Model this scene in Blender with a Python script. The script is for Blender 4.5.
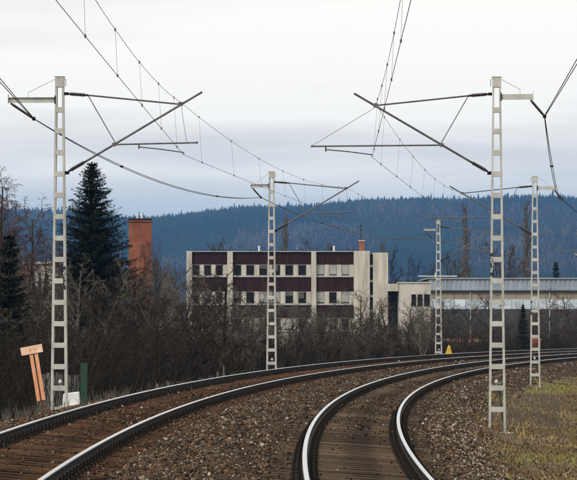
import bpy, math, random
import numpy as np
from mathutils import Vector, Matrix

for o in list(bpy.data.objects):
    bpy.data.objects.remove(o, do_unlink=True)
SC = bpy.context.scene
COL = SC.collection
PI = math.pi

# ------------------------------------------------------------------ camera
F = 3200.0                       # focal length in photo pixels (577 wide)
HZ = 315.3                       # horizon row in the photo
CAMZ = 1.946
PITCH = math.atan((HZ - 240.0) / F)
cam_d = bpy.data.cameras.new('camera')
cam = bpy.data.objects.new('camera', cam_d)
COL.objects.link(cam)
cam.location = (0, 0, CAMZ)
cam.rotation_euler = (PI / 2 + PITCH, 0, 0)
cam_d.sensor_width = 36.0
cam_d.lens = 36.0 * F / 577.0
cam_d.clip_start = 0.5
cam_d.clip_end = 20000
SC.camera = cam

# ------------------------------------------------------------------ sky
SUN_EL, SUN_AZ = math.radians(32), math.radians(215)    # azimuth clockwise from +Y (view direction)
w = bpy.data.worlds.new('World')
SC.world = w
w.use_nodes = True
nt = w.node_tree
nt.nodes.clear()
N = nt.nodes.new
L = nt.links.new
wout = N('ShaderNodeOutputWorld')
wbg = N('ShaderNodeBackground')
sky = N('ShaderNodeTexSky')
sky.sky_type = 'NISHITA'
sky.sun_disc = False
sky.sun_elevation = SUN_EL
sky.sun_rotation = SUN_AZ
sky.air_density = 1.0
sky.dust_density = 0.6
sky.ozone_density = 1.5
tc = N('ShaderNodeTexCoord')
sep = N('ShaderNodeSeparateXYZ')
L(tc.outputs['Generated'], sep.inputs[0])


def wmath(op, a, b=None, c=None):
    n = N('ShaderNodeMath')
    n.operation = op
    for i, v in enumerate((a, b, c)):
        if v is None:
            continue
        if isinstance(v, (int, float)):
            n.inputs[i].default_value = v
        else:
            L(v, n.inputs[i])
    return n.outputs[0]


zc = wmath('MAXIMUM', sep.outputs['Z'], 0.0)
den = wmath('ADD', zc, 0.045)
px = wmath('DIVIDE', sep.outputs['X'], den)
py = wmath('DIVIDE', sep.outputs['Y'], den)
comb = N('ShaderNodeCombineXYZ')
L(px, comb.inputs[0])
L(py, comb.inputs[1])
nz1 = N('ShaderNodeTexNoise')
nz1.inputs['Scale'].default_value = 0.42
nz1.inputs['Detail'].default_value = 5
nz1.inputs['Roughness'].default_value = 0.52
L(comb.outputs[0], nz1.inputs['Vector'])
nz2 = N('ShaderNodeTexNoise')
nz2.inputs['Scale'].default_value = 0.16
nz2.inputs['Detail'].default_value = 3
L(comb.outputs[0], nz2.inputs['Vector'])
# cloud deck: thick white overhead, thinning to a pale blue strip over the horizon
mr = N('ShaderNodeMapRange')
mr.interpolation_type = 'SMOOTHSTEP'
mr.inputs['From Min'].default_value = 0.014
mr.inputs['From Max'].default_value = 0.056
elev = wmath('ADD', sep.outputs['Z'], wmath('MULTIPLY', wmath('SUBTRACT', nz1.outputs[0], 0.5), 0.035))
L(elev, mr.inputs['Value'])
cover = wmath('ADD', wmath('MULTIPLY', mr.outputs[0], 0.43), 0.55)
ramp = N('ShaderNodeValToRGB')
ramp.color_ramp.elements[0].position = 0.36
ramp.color_ramp.elements[0].color = (0.90, 0.875, 0.82, 1)
ramp.color_ramp.elements[1].position = 0.62
ramp.color_ramp.elements[1].color = (1.22, 1.175, 1.07, 1)
mr2 = N('ShaderNodeMapRange')
mr2.interpolation_type = 'SMOOTHSTEP'
mr2.inputs['From Min'].default_value = 0.040
mr2.inputs['From Max'].default_value = 0.082
L(elev, mr2.inputs['Value'])
cl = wmath('ADD', wmath('ADD', wmath('MULTIPLY', nz1.outputs[0], 0.85), wmath('MULTIPLY', nz2.outputs[0], 0.65)), wmath('SUBTRACT', wmath('MULTIPLY', mr2.outputs[0], 0.24), 0.36))
L(cl, ramp.inputs[0])
skys = N('ShaderNodeMix')
skys.data_type = 'RGBA'
skys.blend_type = 'MULTIPLY'
skys.inputs['Factor'].default_value = 1
L(sky.outputs[0], skys.inputs['A'])
skys.inputs['B'].default_value = (0.055, 0.088, 0.145, 1)
mx = N('ShaderNodeMix')
mx.data_type = 'RGBA'
L(cover, mx.inputs['Factor'])
L(skys.outputs['Result'], mx.inputs['A'])
L(ramp.outputs[0], mx.inputs['B'])
L(mx.outputs['Result'], wbg.inputs['Color'])
wbg.inputs['Strength'].default_value = 1.0
L(wbg.outputs[0], wout.inputs['Surface'])

# ------------------------------------------------------------------ sun (soft, behind thin cloud)
sd = bpy.data.lights.new('sun', 'SUN')
sd.energy = 1.5
sd.angle = math.radians(14)
sd.color = (1.0, 0.95, 0.87)
sun = bpy.data.objects.new('sun', sd)
COL.objects.link(sun)
sv = Vector((math.sin(SUN_AZ) * math.cos(SUN_EL), math.cos(SUN_AZ) * math.cos(SUN_EL), math.sin(SUN_EL)))
sun.rotation_euler = sv.to_track_quat('Z', 'Y').to_euler()
sun.location = sv * 60

# ------------------------------------------------------------------ view
SC.view_settings.view_transform = 'Standard'
SC.view_settings.look = 'None'
SC.view_settings.gamma = 1.0
SC.view_settings.exposure = 0.0
SC.view_settings.use_curve_mapping = False
SC.render.engine = 'CYCLES'
SC.cycles.use_denoising = True
SC.cycles.max_bounces = 6
SC.cycles.volume_bounces = 0
SC.cycles.transparent_max_bounces = 8

# ================================================================== helpers
A0, A1, A2, A3 = 2.1776, -0.062929, 0.8274e-3, -0.371e-6   # centre line of the right-hand track
GZ = -1.2484e-5
S = 4.513                        # spacing of the two tracks
ER, ZL, EL = 0.1024, 0.1151, 0.1274


def xc(y):
    return A0 + A1 * y + A2 * y * y + A3 * y ** 3


def dxc(y):
    return A1 + 2 * A2 * y + 3 * A3 * y * y


def gz(y):
    return GZ * y * np.minimum(y, 260.0)


def pt(t, y, z=0.0):
    """t metres to the left of the right-hand track's centre line at y along it, z above rail datum"""
    s = dxc(y)
    n = math.sqrt(1 + s * s)
    return Vector((xc(y) - t / n, y + t * s / n, z + float(gz(y))))


def at(u, v, Y):
    """point at depth Y seen at photo pixel (u, v)"""
    a, b = (u - 288.5) / F, (240.0 - v) / F
    c, s = math.cos(PITCH), math.sin(PITCH)
    dy = c - b * s
    dz = s + b * c
    k = Y / dy
    return Vector((a * k, Y, CAMZ + dz * k))


class MB:
    def __init__(self):
        self.v = []
        self.f = []

    def quadbox(self, c, size, M=None):
        cx, cy, cz = c
        sx, sy, sz = size[0] / 2, size[1] / 2, size[2] / 2
        n = len(self.v)
        for dx, dy, dz in ((-1, -1, -1), (1, -1, -1), (1, 1, -1), (-1, 1, -1), (-1, -1, 1), (1, -1, 1), (1, 1, 1), (-1, 1, 1)):
            p = Vector((cx + dx * sx, cy + dy * sy, cz + dz * sz))
            self.v.append(tuple(M @ p) if M else tuple(p))
        for q in ((0, 3, 2, 1), (4, 5, 6, 7), (0, 1, 5, 4), (1, 2, 6, 5), (2, 3, 7, 6), (3, 0, 4, 7)):
            self.f.append(tuple(n + i for i in q))
        return self

    def hexa(self, pts):
        n = len(self.v)
        self.v += [tuple(p) for p in pts]
        for q in ((0, 3, 2, 1), (4, 5, 6, 7), (0, 1, 5, 4), (1, 2, 6, 5), (2, 3, 7, 6), (3, 0, 4, 7)):
            self.f.append(tuple(n + i for i in q))
        return self

    def tube(self, pts, radii, sides=6, caps=True):
        pts = [Vector(p) for p in pts]
        if not isinstance(radii, (list, tuple)):
            radii = [radii] * len(pts)
        n0 = len(self.v)
        up = None
        for i, p in enumerate(pts):
            d = (pts[min(i + 1, len(pts) - 1)] - pts[max(i - 1, 0)])
            if d.length < 1e-9:
                d = Vector((0, 0, 1))
            d.normalize()
            if up is None:
                up = d.cross(Vector((0, 0, 1)))
                if up.length < 1e-3:
                    up = d.cross(Vector((1, 0, 0)))
            up = up - d * up.dot(d)
            if up.length < 1e-5:
                up = d.orthogonal()
            up.normalize()
            sd_ = d.cross(up)
            for k in range(sides):
                a = 2 * PI * k / sides
                q = p + (up * math.cos(a) + sd_ * math.sin(a)) * radii[i]
                self.v.append((q.x, q.y, q.z))
        for i in range(len(pts) - 1):
            for k in range(sides):
                a = n0 + i * sides + k
                b = n0 + i * sides + (k + 1) % sides
                self.f.append((a, b, b + sides, a + sides))
        if caps and sides > 2:
            self.f.append(tuple(n0 + k for k in reversed(range(sides))))
            e = n0 + (len(pts) - 1) * sides
            self.f.append(tuple(e + k for k in range(sides)))
        return self

    def lathe(self, p0, axis, prof, sides=10):
        """prof: (distance along axis, radius)"""
        ax = Vector(axis).normalized()
        p0 = Vector(p0)
        return self.tube([p0 + ax * a for a, r in prof], [r for a, r in prof], sides)

    def mesh(self, name, mat, smooth=False):
        m = bpy.data.meshes.new(name)
        m.from_pydata(self.v, [], self.f)
        m.update()
        if mat:
            m.materials.append(mat)
        if smooth:
            m.polygons.foreach_set('use_smooth', [True] * len(m.polygons))
        return m

    def build(self, name, mat, parent=None, smooth=False, bevel=0.0):
        o = bpy.data.objects.new(name, self.mesh(name, mat, smooth))
        COL.objects.link(o)
        if parent:
            o.parent = parent
        if bevel:
            b = o.modifiers.new('bevel', 'BEVEL')
            b.width = bevel
            b.segments = 2
            b.limit_method = 'ANGLE'
        return o


def link_mesh(name, mesh, parent=None):
    o = bpy.data.objects.new(name, mesh)
    COL.objects.link(o)
    if parent:
        o.parent = parent
    return o


def np_mesh(name, V, Fc, mat, cols=None, smooth=False):
    """numpy mesh; Fc (n,3) or (n,4); cols per-vertex rgb"""
    m = bpy.data.meshes.new(name)
    V = np.ascontiguousarray(V, dtype=np.float32)
    Fc = np.ascontiguousarray(Fc, dtype=np.int32)
    nf, k = Fc.shape
    m.vertices.add(len(V))
    m.vertices.foreach_set('co', V.ravel())
    m.loops.add(nf * k)
    m.loops.foreach_set('vertex_index', Fc.ravel())
    m.polygons.add(nf)
    m.polygons.foreach_set('loop_start', np.arange(0, nf * k, k, dtype=np.int32))
    if smooth:
        m.polygons.foreach_set('use_smooth', np.ones(nf, dtype=bool))
    m.update(calc_edges=True)
    if cols is not None:
        a = m.color_attributes.new('tone', 'FLOAT_COLOR', 'POINT')
        c = np.ones((len(V), 4), dtype=np.float32)
        c[:, :3] = cols
        a.data.foreach_set('color', c.ravel())
    m.materials.append(mat)
    return m


def tag(o, label=None, cat=None, group=None, kind=None):
    if label:
        o['label'] = label
    if cat:
        o['category'] = cat
    if group:
        o['group'] = group
    if kind:
        o['kind'] = kind
    return o


def thing(name, loc, label, cat, group=None, rz=0.0):
    o = bpy.data.objects.new(name, None)
    COL.objects.link(o)
    o.location = loc
    o.rotation_euler = (0, 0, rz)
    o.empty_display_size = 0.2
    return tag(o, label, cat, group)


def copy_tree(o, parent=None):
    c = o.copy()
    COL.objects.link(c)
    c.parent = parent
    for ch in list(o.children):
        copy_tree(ch, c)
    return c


def mat(name, c1, c2=None, scale=8.0, rough=0.8, bump=0.0, metal=0.0, detail=6.0, bscale=None, stretch=(1, 1, 1),
        contrast=(0.35, 0.65), c3=None, scale3=2.0, cut3=(0.5, 0.7), attr=None, spec=None, trans=0.0):
    m = bpy.data.materials.new(name)
    m.use_nodes = True
    t = m.node_tree
    b = t.nodes['Principled BSDF']
    b.inputs['Roughness'].default_value = rough
    b.inputs['Metallic'].default_value = metal
    if spec is not None:
        b.inputs['Specular IOR Level'].default_value = spec
    n = t.nodes.new
    l = t.links.new
    tcn = n('ShaderNodeTexCoord')
    mp = n('ShaderNodeMapping')
    mp.inputs['Scale'].default_value = stretch
    l(tcn.outputs['Object'], mp.inputs['Vector'])

    def noise(sc, det=detail):
        q = n('ShaderNodeTexNoise')
        q.inputs['Scale'].default_value = sc
        q.inputs['Detail'].default_value = det
        q.inputs['Roughness'].default_value = 0.6
        l(mp.outputs[0], q.inputs['Vector'])
        return q.outputs[0]

    col = None
    if c2 is not None:
        r = n('ShaderNodeValToRGB')
        r.color_ramp.elements[0].position = contrast[0]
        r.color_ramp.elements[1].position = contrast[1]
        r.color_ramp.elements[0].color = (*c1, 1)
        r.color_ramp.elements[1].color = (*c2, 1)
        l(noise(scale), r.inputs[0])
        col = r.outputs[0]
        if c3 is not None:
            r3 = n('ShaderNodeValToRGB')
            r3.color_ramp.elements[0].position = cut3[0]
            r3.color_ramp.elements[1].position = cut3[1]
            r3.color_ramp.elements[0].color = (0, 0, 0, 1)
            r3.color_ramp.elements[1].color = (1, 1, 1, 1)
            l(noise(scale3), r3.inputs[0])
            x = n('ShaderNodeMix')
            x.data_type = 'RGBA'
            l(r3.outputs[0], x.inputs['Factor'])
            l(col, x.inputs['A'])
            x.inputs['B'].default_value = (*c3, 1)
            col = x.outputs['Result']
    if attr:
        av = n('ShaderNodeVertexColor')
        av.layer_name = attr
        if col is None:
            col = av.outputs[0]
        else:
            x = n('ShaderNodeMix')
            x.data_type = 'RGBA'
            x.blend_type = 'MULTIPLY'
            x.inputs['Factor'].default_value = 1
            l(col, x.inputs['A'])
            l(av.outputs[0], x.inputs['B'])
            col = x.outputs['Result']
    if col is None:
        b.inputs['Base Color'].default_value = (*c1, 1)
    else:
        l(col, b.inputs['Base Color'])
    if bump:
        bp = n('ShaderNodeBump')
        bp.inputs['Strength'].default_value = bump
        bp.inputs['Distance'].default_value = 0.02
        l(noise(bscale or scale * 3), bp.inputs['Height'])
        l(bp.outputs[0], b.inputs['Normal'])
    return m


# ------------------------------------------------------------------ materials
M = {}
M['earth'] = mat('earth', (0.065, 0.047, 0.032), (0.190, 0.145, 0.085), 1.6, 0.95, 0.6, c3=(0.11, 0.105, 0.04), scale3=0.5, bscale=14)
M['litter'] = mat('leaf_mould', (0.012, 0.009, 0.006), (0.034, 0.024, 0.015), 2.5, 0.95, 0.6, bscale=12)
M['ballast'] = mat('ballast', (0.016, 0.012, 0.009), (0.085, 0.062, 0.045), 14, 0.95, 1.0, bscale=22, c3=(0.062, 0.030, 0.015), scale3=0.5, cut3=(0.45, 0.7))
M['stone'] = mat('stone', (0.75, 0.75, 0.75), (1.0, 1.0, 1.0), 60, 0.9, 0.3, attr='tone')
M['sleeper'] = mat('sleeper', (0.018, 0.012, 0.008), (0.160, 0.110, 0.072), 9, 0.85, 0.8, stretch=(0.25, 5, 5), contrast=(0.3, 0.7), c3=(0.032, 0.022, 0.016), scale3=1.6)
M['sleeper_rust'] = mat('sleeper_rust', (0.018, 0.009, 0.005), (0.140, 0.068, 0.034), 9, 0.85, 0.8, stretch=(0.25, 5, 5), contrast=(0.3, 0.7), c3=(0.045, 0.027, 0.02), scale3=1.2)
M['rail_side'] = mat('rail_side', (0.007, 0.0055, 0.0045), (0.022, 0.016, 0.012), 7, 0.7, 0.3, stretch=(1, 1, 1))
M['rail_head'] = mat('rail_head', (0.66, 0.66, 0.67), (0.72, 0.72, 0.73), 2, 0.20, 0.0, metal=1.0)
M['rail_edge'] = mat('rail_edge', (0.05, 0.047, 0.044), (0.11, 0.105, 0.10), 6, 0.45, 0.0, metal=0.7)
M['iron'] = mat('iron', (0.010, 0.008, 0.0065), (0.030, 0.022, 0.016), 20, 0.8, 0.2)
M['mast'] = mat('mast_paint', (0.36, 0.36, 0.335), (0.54, 0.54, 0.505), 2.6, 0.6, 0.15, c3=(0.25, 0.205, 0.155), scale3=1.7, cut3=(0.56, 0.78), stretch=(1, 1, 0.5))
M['wire'] = mat('wire', (0.05, 0.05, 0.05), (0.09, 0.085, 0.08), 4, 0.55, metal=0.4)
M['drop'] = mat('dropper_wire', (0.14, 0.14, 0.14), (0.22, 0.21, 0.20), 4, 0.6)
M['tube'] = mat('steel_tube', (0.07, 0.07, 0.075), (0.14, 0.14, 0.14), 6, 0.5, metal=0.3)
M['insul'] = mat('brown_porcelain', (0.012, 0.008, 0.006), (0.03, 0.018, 0.013), 8, 0.25)
M['porcelain'] = mat('white_porcelain', (0.45, 0.44, 0.41), (0.58, 0.57, 0.54), 10, 0.3)
M['plate_black'] = mat('plate_black', (0.012, 0.012, 0.012), (0.02, 0.02, 0.02), 10, 0.5)
M['plate_white'] = mat('plate_white', (0.72, 0.72, 0.70), (0.8, 0.8, 0.78), 10, 0.5)
M['cream'] = mat('cream_render', (0.44, 0.41, 0.345), (0.60, 0.57, 0.50), 1.3, 0.85, 0.1, stretch=(1.6, 1, 0.22), c3=(0.33, 0.30, 0.25), scale3=0.9, cut3=(0.50, 0.75))
M['cream2'] = mat('stained_concrete', (0.40, 0.36, 0.30), (0.60, 0.57, 0.51), 0.5, 0.9, 0.1, stretch=(1, 1, 0.25))
M['maroon'] = mat('maroon_panel', (0.017, 0.005, 0.005), (0.036, 0.012, 0.011), 1.5, 0.75, 0.05, stretch=(2, 1, 0.3))
M['maroon2'] = mat('maroon_panel_faded', (0.022, 0.008, 0.008), (0.042, 0.016, 0.015), 1.2, 0.75, 0.05, stretch=(2, 1, 0.3))
M['sill'] = mat('sill_concrete', (0.42, 0.41, 0.38), (0.55, 0.54, 0.50), 2, 0.8)
M['glass'] = mat('window_glass', (0.005, 0.005, 0.005), (0.014, 0.013, 0.013), 0.7, 0.25, detail=2, spec=0.15)
M['blind'] = mat('window_blind', (0.30, 0.30, 0.28), (0.40, 0.39, 0.36), 1.0, 0.4)
M['frame'] = mat('window_frame', (0.33, 0.32, 0.30), (0.42, 0.41, 0.38), 4, 0.6)
M['blue_metal'] = mat('blue_grey_metal', (0.27, 0.33, 0.39), (0.36, 0.42, 0.48), 0.8, 0.5, stretch=(1, 1, 0.3))
M['tan'] = mat('tan_wall', (0.27, 0.23, 0.18), (0.36, 0.31, 0.25), 0.5, 0.9, stretch=(1, 1, 0.3))
M['glaze'] = mat('pale_glazing', (0.50, 0.58, 0.67), (0.66, 0.72, 0.79), 0.6, 0.3)
M['grey_wall'] = mat('grey_wall', (0.035, 0.037, 0.040), (0.065, 0.066, 0.068), 0.6, 0.85)
M['roofing'] = mat('grey_roofing', (0.26, 0.27, 0.28), (0.36, 0.37, 0.38), 0.6, 0.8)
M['needle'] = mat('spruce_needles', (0.006, 0.009, 0.004), (0.016, 0.022, 0.010), 1.4, 0.8)
M['needle2'] = mat('dusty_spruce_needles', (0.007, 0.011, 0.007), (0.020, 0.029, 0.018), 1.4, 0.8)
M['bark'] = mat('bark', (0.022, 0.018, 0.015), (0.060, 0.050, 0.042), 6, 0.95, 0.4)
M['bark_birch'] = mat('birch_bark', (0.20, 0.19, 0.17), (0.55, 0.53, 0.49), 3, 0.9, 0.2, stretch=(1, 1, 3))
M['twig'] = mat('twig_grey', (0.044, 0.038, 0.031), (0.108, 0.094, 0.078), 2, 0.95)
M['twig_dark'] = mat('twig_dark', (0.016, 0.0132, 0.0105), (0.046, 0.038, 0.031), 2, 0.95)
M['twig_red'] = mat('twig_reddish', (0.050, 0.036, 0.028), (0.115, 0.087, 0.069), 2, 0.95)
M['twig_pale'] = mat('twig_pale', (0.085, 0.073, 0.060), (0.17, 0.148, 0.122), 2, 0.95)
M['brush'] = mat('brushwood', (0.010, 0.0085, 0.0068), (0.036, 0.030, 0.024), 2, 0.95)
M['twig_birch'] = mat('twig_birch', (0.055, 0.034, 0.030), (0.115, 0.078, 0.070), 2, 0.95)
M['grass'] = mat('dry_grass', (0.8, 0.8, 0.8), (1, 1, 1), 3, 0.95, attr='tone')
M['forest'] = mat('hill_forest', (0.8, 0.8, 0.8), (1, 1, 1), 0.05, 0.95, attr='tone')
M['hill'] = mat('hill_ground', (0.020, 0.026, 0.018), (0.05, 0.055, 0.035), 0.01, 0.95)
M['orange'] = mat('faded_orange_paint', (0.56, 0.22, 0.10), (0.72, 0.36, 0.20), 5, 0.7, 0.1, stretch=(3, 3, 0.5), c3=(0.62, 0.34, 0.18), scale3=3, cut3=(0.5, 0.75))
M['orange_pale'] = mat('bleached_orange_paint', (0.66, 0.36, 0.22), (0.78, 0.52, 0.37), 4, 0.7, 0.1, c3=(0.80, 0.62, 0.50), scale3=2.5, cut3=(0.45, 0.7))
M['rust'] = mat('rust', (0.06, 0.026, 0.014), (0.15, 0.065, 0.033), 9, 0.9, 0.3)
M['white_stone'] = mat('whitewashed_concrete', (0.66, 0.66, 0.65), (0.82, 0.82, 0.81), 4, 0.8, 0.2, c3=(0.5, 0.5, 0.48), scale3=5, cut3=(0.6, 0.8))
M['green'] = mat('green_paint', (0.003, 0.034, 0.015), (0.006, 0.052, 0.024), 5, 0.5)
M['plank'] = mat('grey_plank', (0.075, 0.075, 0.072), (0.16, 0.155, 0.145), 6, 0.9, 0.3, stretch=(4, 4, 0.4))
M['yellow'] = mat('yellow_paint', (0.50, 0.32, 0.02), (0.72, 0.52, 0.05), 6, 0.6)
M['pink'] = mat('pink_render', (0.45, 0.21, 0.14), (0.60, 0.31, 0.22), 1.5, 0.9)
M['tile'] = mat('red_tile', (0.20, 0.06, 0.035), (0.33, 0.11, 0.06), 3, 0.85)


def vary(m, lo, hi):
    """each piece gets its own tone"""
    t = m.node_tree
    b = t.nodes['Principled BSDF']
    src = b.inputs['Base Color'].links[0].from_socket
    oi = t.nodes.new('ShaderNodeObjectInfo')
    r = t.nodes.new('ShaderNodeMapRange')
    r.inputs['To Min'].default_value = lo
    r.inputs['To Max'].default_value = hi
    t.links.new(oi.outputs['Random'], r.inputs['Value'])
    x = t.nodes.new('ShaderNodeMix')
    x.data_type = 'RGBA'
    x.blend_type = 'MULTIPLY'
    x.inputs['Factor'].default_value = 1
    t.links.new(src, x.inputs['A'])
    t.links.new(r.outputs[0], x.inputs['B'])
    t.links.new(x.outputs['Result'], b.inputs['Base Color'])


vary(M['sleeper'], 0.42, 1.35)
vary(M['sleeper_rust'], 0.45, 1.35)
vary(M['plank'], 0.6, 1.3)
vary(M['blue_metal'], 0.85, 1.08)
vary(M['glaze'], 0.75, 1.1)


def brick_mat():
    m = bpy.data.materials.new('red_brick')
    m.use_nodes = True
    t = m.node_tree
    b = t.nodes['Principled BSDF']
    b.inputs['Roughness'].default_value = 0.9
    n, l = t.nodes.new, t.links.new
    tcn = n('ShaderNodeTexCoord')
    sp = n('ShaderNodeSeparateXYZ')
    l(tcn.outputs['Object'], sp.inputs[0])
    ad = n('ShaderNodeMath')
    ad.operation = 'ADD'
    l(sp.outputs[0], ad.inputs[0])
    l(sp.outputs[1], ad.inputs[1])
    cb = n('ShaderNodeCombineXYZ')
    l(ad.outputs[0], cb.inputs[0])
    l(sp.outputs[2], cb.inputs[1])
    br = n('ShaderNodeTexBrick')
    br.inputs['Scale'].default_value = 1.0
    br.inputs['Brick Width'].default_value = 0.30
    br.inputs['Row Height'].default_value = 0.085
    br.inputs['Mortar Size'].default_value = 0.010
    br.inputs['Color1'].default_value = (0.33, 0.105, 0.045, 1)
    br.inputs['Color2'].default_value = (0.23, 0.070, 0.034, 1)
    br.inputs['Mortar'].default_value = (0.24, 0.15, 0.11, 1)
    l(cb.outputs[0], br.inputs['Vector'])
    nz = n('ShaderNodeTexNoise')
    nz.inputs['Scale'].default_value = 0.55
    nz.inputs['Detail'].default_value = 6
    l(tcn.outputs['Object'], nz.inputs['Vector'])
    r = n('ShaderNodeValToRGB')
    r.color_ramp.elements[0].position = 0.35
    r.color_ramp.elements[0].color = (0.68, 0.62, 0.6, 1)
    r.color_ramp.elements[1].position = 0.65
    r.color_ramp.elements[1].color = (1.05, 1.05, 1.05, 1)
    l(nz.outputs[0], r.inputs[0])
    x = n('ShaderNodeMix')
    x.data_type = 'RGBA'
    x.blend_type = 'MULTIPLY'
    x.inputs['Factor'].default_value = 1
    l(br.outputs['Color'], x.inputs['A'])
    l(r.outputs[0], x.inputs['B'])
    l(x.outputs['Result'], b.inputs['Base Color'])
    return m


M['brick'] = brick_mat()
for k_, v_ in (('earth', .05), ('litter', .05), ('ballast', .05), ('stone', .12), ('sleeper', .10), ('sleeper_rust', .10), ('needle', .08), ('needle2', .08),
               ('bark', .05), ('twig', .05), ('twig_dark', .05), ('twig_red', .05), ('twig_pale', .05), ('twig_birch', .05), ('brush', .05), ('grass', .08),
               ('forest', .0), ('hill', .0), ('rail_side', .1), ('iron', .1), ('maroon', .2), ('maroon2', .2), ('brick', .1), ('tan', .1)):
    M[k_].node_tree.nodes['Principled BSDF'].inputs['Specular IOR Level'].default_value = v_

rng = np.random.default_rng(7)
random.seed(7)

# ================================================================== terrain
PROF_T = np.array([-4000, -60, -14, -7, -4.5, -3.1, -2.6, -1.75, -1.45, -0.8, 0.8, 1.5, 2.2, 2.9, S - 1.45, S - 0.8, S + 0.8, S + 1.45, S + 1.9, S + 2.6, S + 3.4, S + 5, S + 9, S + 18, S + 60, 4000.0])
PROF_Z = np.array([-0.5, -0.5, -0.75, -0.92, -0.90, -0.86, -0.72, -0.265, -0.275, -0.255, -0.138, -0.085, -0.035, -0.03, -0.105, -0.162, -0.035, -0.01, -0.03, -0.20, -0.30, -0.9, -1.5, -1.9, -1.9, -1.9])


def prof(t):
    return np.interp(t, PROF_T, PROF_Z)


def curve_xy(t, y):
    """numpy version of pt for the sheet; the curve stops at y=300 and at 60 m either side"""
    yc = np.clip(y, -30, 300)
    s = dxc(yc)
    n = np.sqrt(1 + s * s)
    tt = np.clip(t, -60, 60)
    x = xc(yc) - tt / n - (t - tt)
    yy = y + tt * s / n * np.where((y > 300) | (y < -30), 0.0, 1.0) * np.clip((300 - y) / 40.0, 0, 1)
    return x, yy


def vnoise(x, y, seed=0):
    """cheap smooth value noise"""
    xi = np.floor(x).astype(np.int64)
    yi = np.floor(y).astype(np.int64)
    fx = x - xi
    fy = y - yi
    fx = fx * fx * (3 - 2 * fx)
    fy = fy * fy * (3 - 2 * fy)

    def h(a, b):
        n = (a * 374761393 + b * 668265263 + seed * 144665) & 0x7fffffff
        n = ((n ^ (n >> 13)) * 1274126177) & 0x7fffffff
        return ((n ^ (n >> 16)) & 0xffff) / 65535.0
    return (h(xi, yi) * (1 - fx) + h(xi + 1, yi) * fx) * (1 - fy) + (h(xi, yi + 1) * (1 - fx) + h(xi + 1, yi + 1) * fx) * fy


def sheet(name, ts, ys, zoff, material, noise_amp=0.0):
    T, Y = np.meshgrid(ts, ys)
    X, YY = curve_xy(T, Y)
    Z = prof(T) + gz(np.clip(Y, 0, 260)) * np.where(np.abs(T) < 60, 1, 1) + (zoff(T, Y) if callable(zoff) else zoff)
    if noise_amp:
        Z = Z + noise_amp * (vnoise(T * 3.1, Y * 3.1, 3) - 0.5 + 0.6 * (vnoise(T * 9, Y * 9, 5) - 0.5))
    ny, nx = T.shape
    idx = np.arange(ny * nx).reshape(ny, nx)
    Fq = np.stack([idx[:-1, :-1], idx[1:, :-1], idx[1:, 1:], idx[:-1, 1:]], -1).reshape(-1, 4)
    V = np.stack([X, YY, Z], -1).reshape(-1, 3)
    me = np_mesh(name, V, Fq, material, smooth=True)
    return link_mesh(name, me)


ts = np.concatenate([[-4000, -1500, -600, -250, -120, -60, -40, -28, -20, -16], np.arange(-14, -2.8, 0.5), np.arange(-2.8, S + 4, 0.6), np.arange(S + 4, S + 20, 1.5), [S + 25, S + 35, S + 50, 60, 90, 150, 300, 700, 1600, 4000]])
ys = np.concatenate([[-300, -100, -40], np.arange(-30, 20, 5), np.arange(20, 160, 1.0), np.arange(160, 300, 4.0), [300, 330, 400, 500, 700, 1000, 1500, 2200, 3000, 4500, 6500, 9000]])


def ground_off(T, Y):
    # the earth runs under the ballast bed and comes up beside it
    under = np.where((T > -2.45) & (T < S + 2.9), -0.10, 0.0)
    return under + 0.10 * (vnoise(T * 0.5, Y * 0.5, 11) - 0.5) * np.where((T < -2.5) | (T > S + 3), 1, 0)


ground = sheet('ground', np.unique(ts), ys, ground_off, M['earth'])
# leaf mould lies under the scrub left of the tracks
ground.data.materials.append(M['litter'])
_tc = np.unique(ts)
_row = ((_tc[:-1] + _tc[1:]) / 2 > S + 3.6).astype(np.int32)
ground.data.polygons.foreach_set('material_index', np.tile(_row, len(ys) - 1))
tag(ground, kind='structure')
edge = 0.9
bts = np.arange(-3.05, S + 3.35, 0.11)
bys = np.concatenate([np.arange(-25, 24, 3.0), np.arange(24, 110, 0.28), np.arange(110, 275, 0.8)])


def bed_off(T, Y):
    w_r = -2.62 + 0.5 * (vnoise(Y * 0.35, Y * 0 + 2.0, 21) - 0.5)
    w_l = S + 2.75 + 0.5 * (vnoise(Y * 0.35, Y * 0 + 9.0, 22) - 0.5)
    dip = np.clip((w_r - T) / 0.35, 0, 1) + np.clip((T - w_l) / 0.35, 0, 1)
    return 0.012 - 0.16 * dip + 0.03 * (vnoise(T * 0.9, Y * 0.5, 8) - 0.5)


bed = sheet('ballast_bed', bts, bys, bed_off, M['ballast'], 0.045)
tag(bed, kind='structure')


def bed_z(t, y):
    return prof(t) + gz(y) + 0.012 + 0.03 * (vnoise(t * 0.9, y * 0.5, 8) - 0.5)


# ------------------------------------------------------------------ tracks
RAIL = [(-0.0625, 0), (-0.0625, 0.012), (-0.018, 0.026), (-0.0085, 0.040), (-0.0085, 0.100), (-0.030, 0.114), (-0.0335, 0.122), (-0.0335, 0.138)]
HEAD = [(-0.0335, 0.138), (-0.032, 0.145), (-0.028, 0.149), (0.028, 0.149), (0.032, 0.145), (0.0335, 0.138)]
RPROF = RAIL + [(x, z) for x, z in HEAD[1:]] + [(-x, z) for x, z in reversed(RAIL)][1:]


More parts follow.
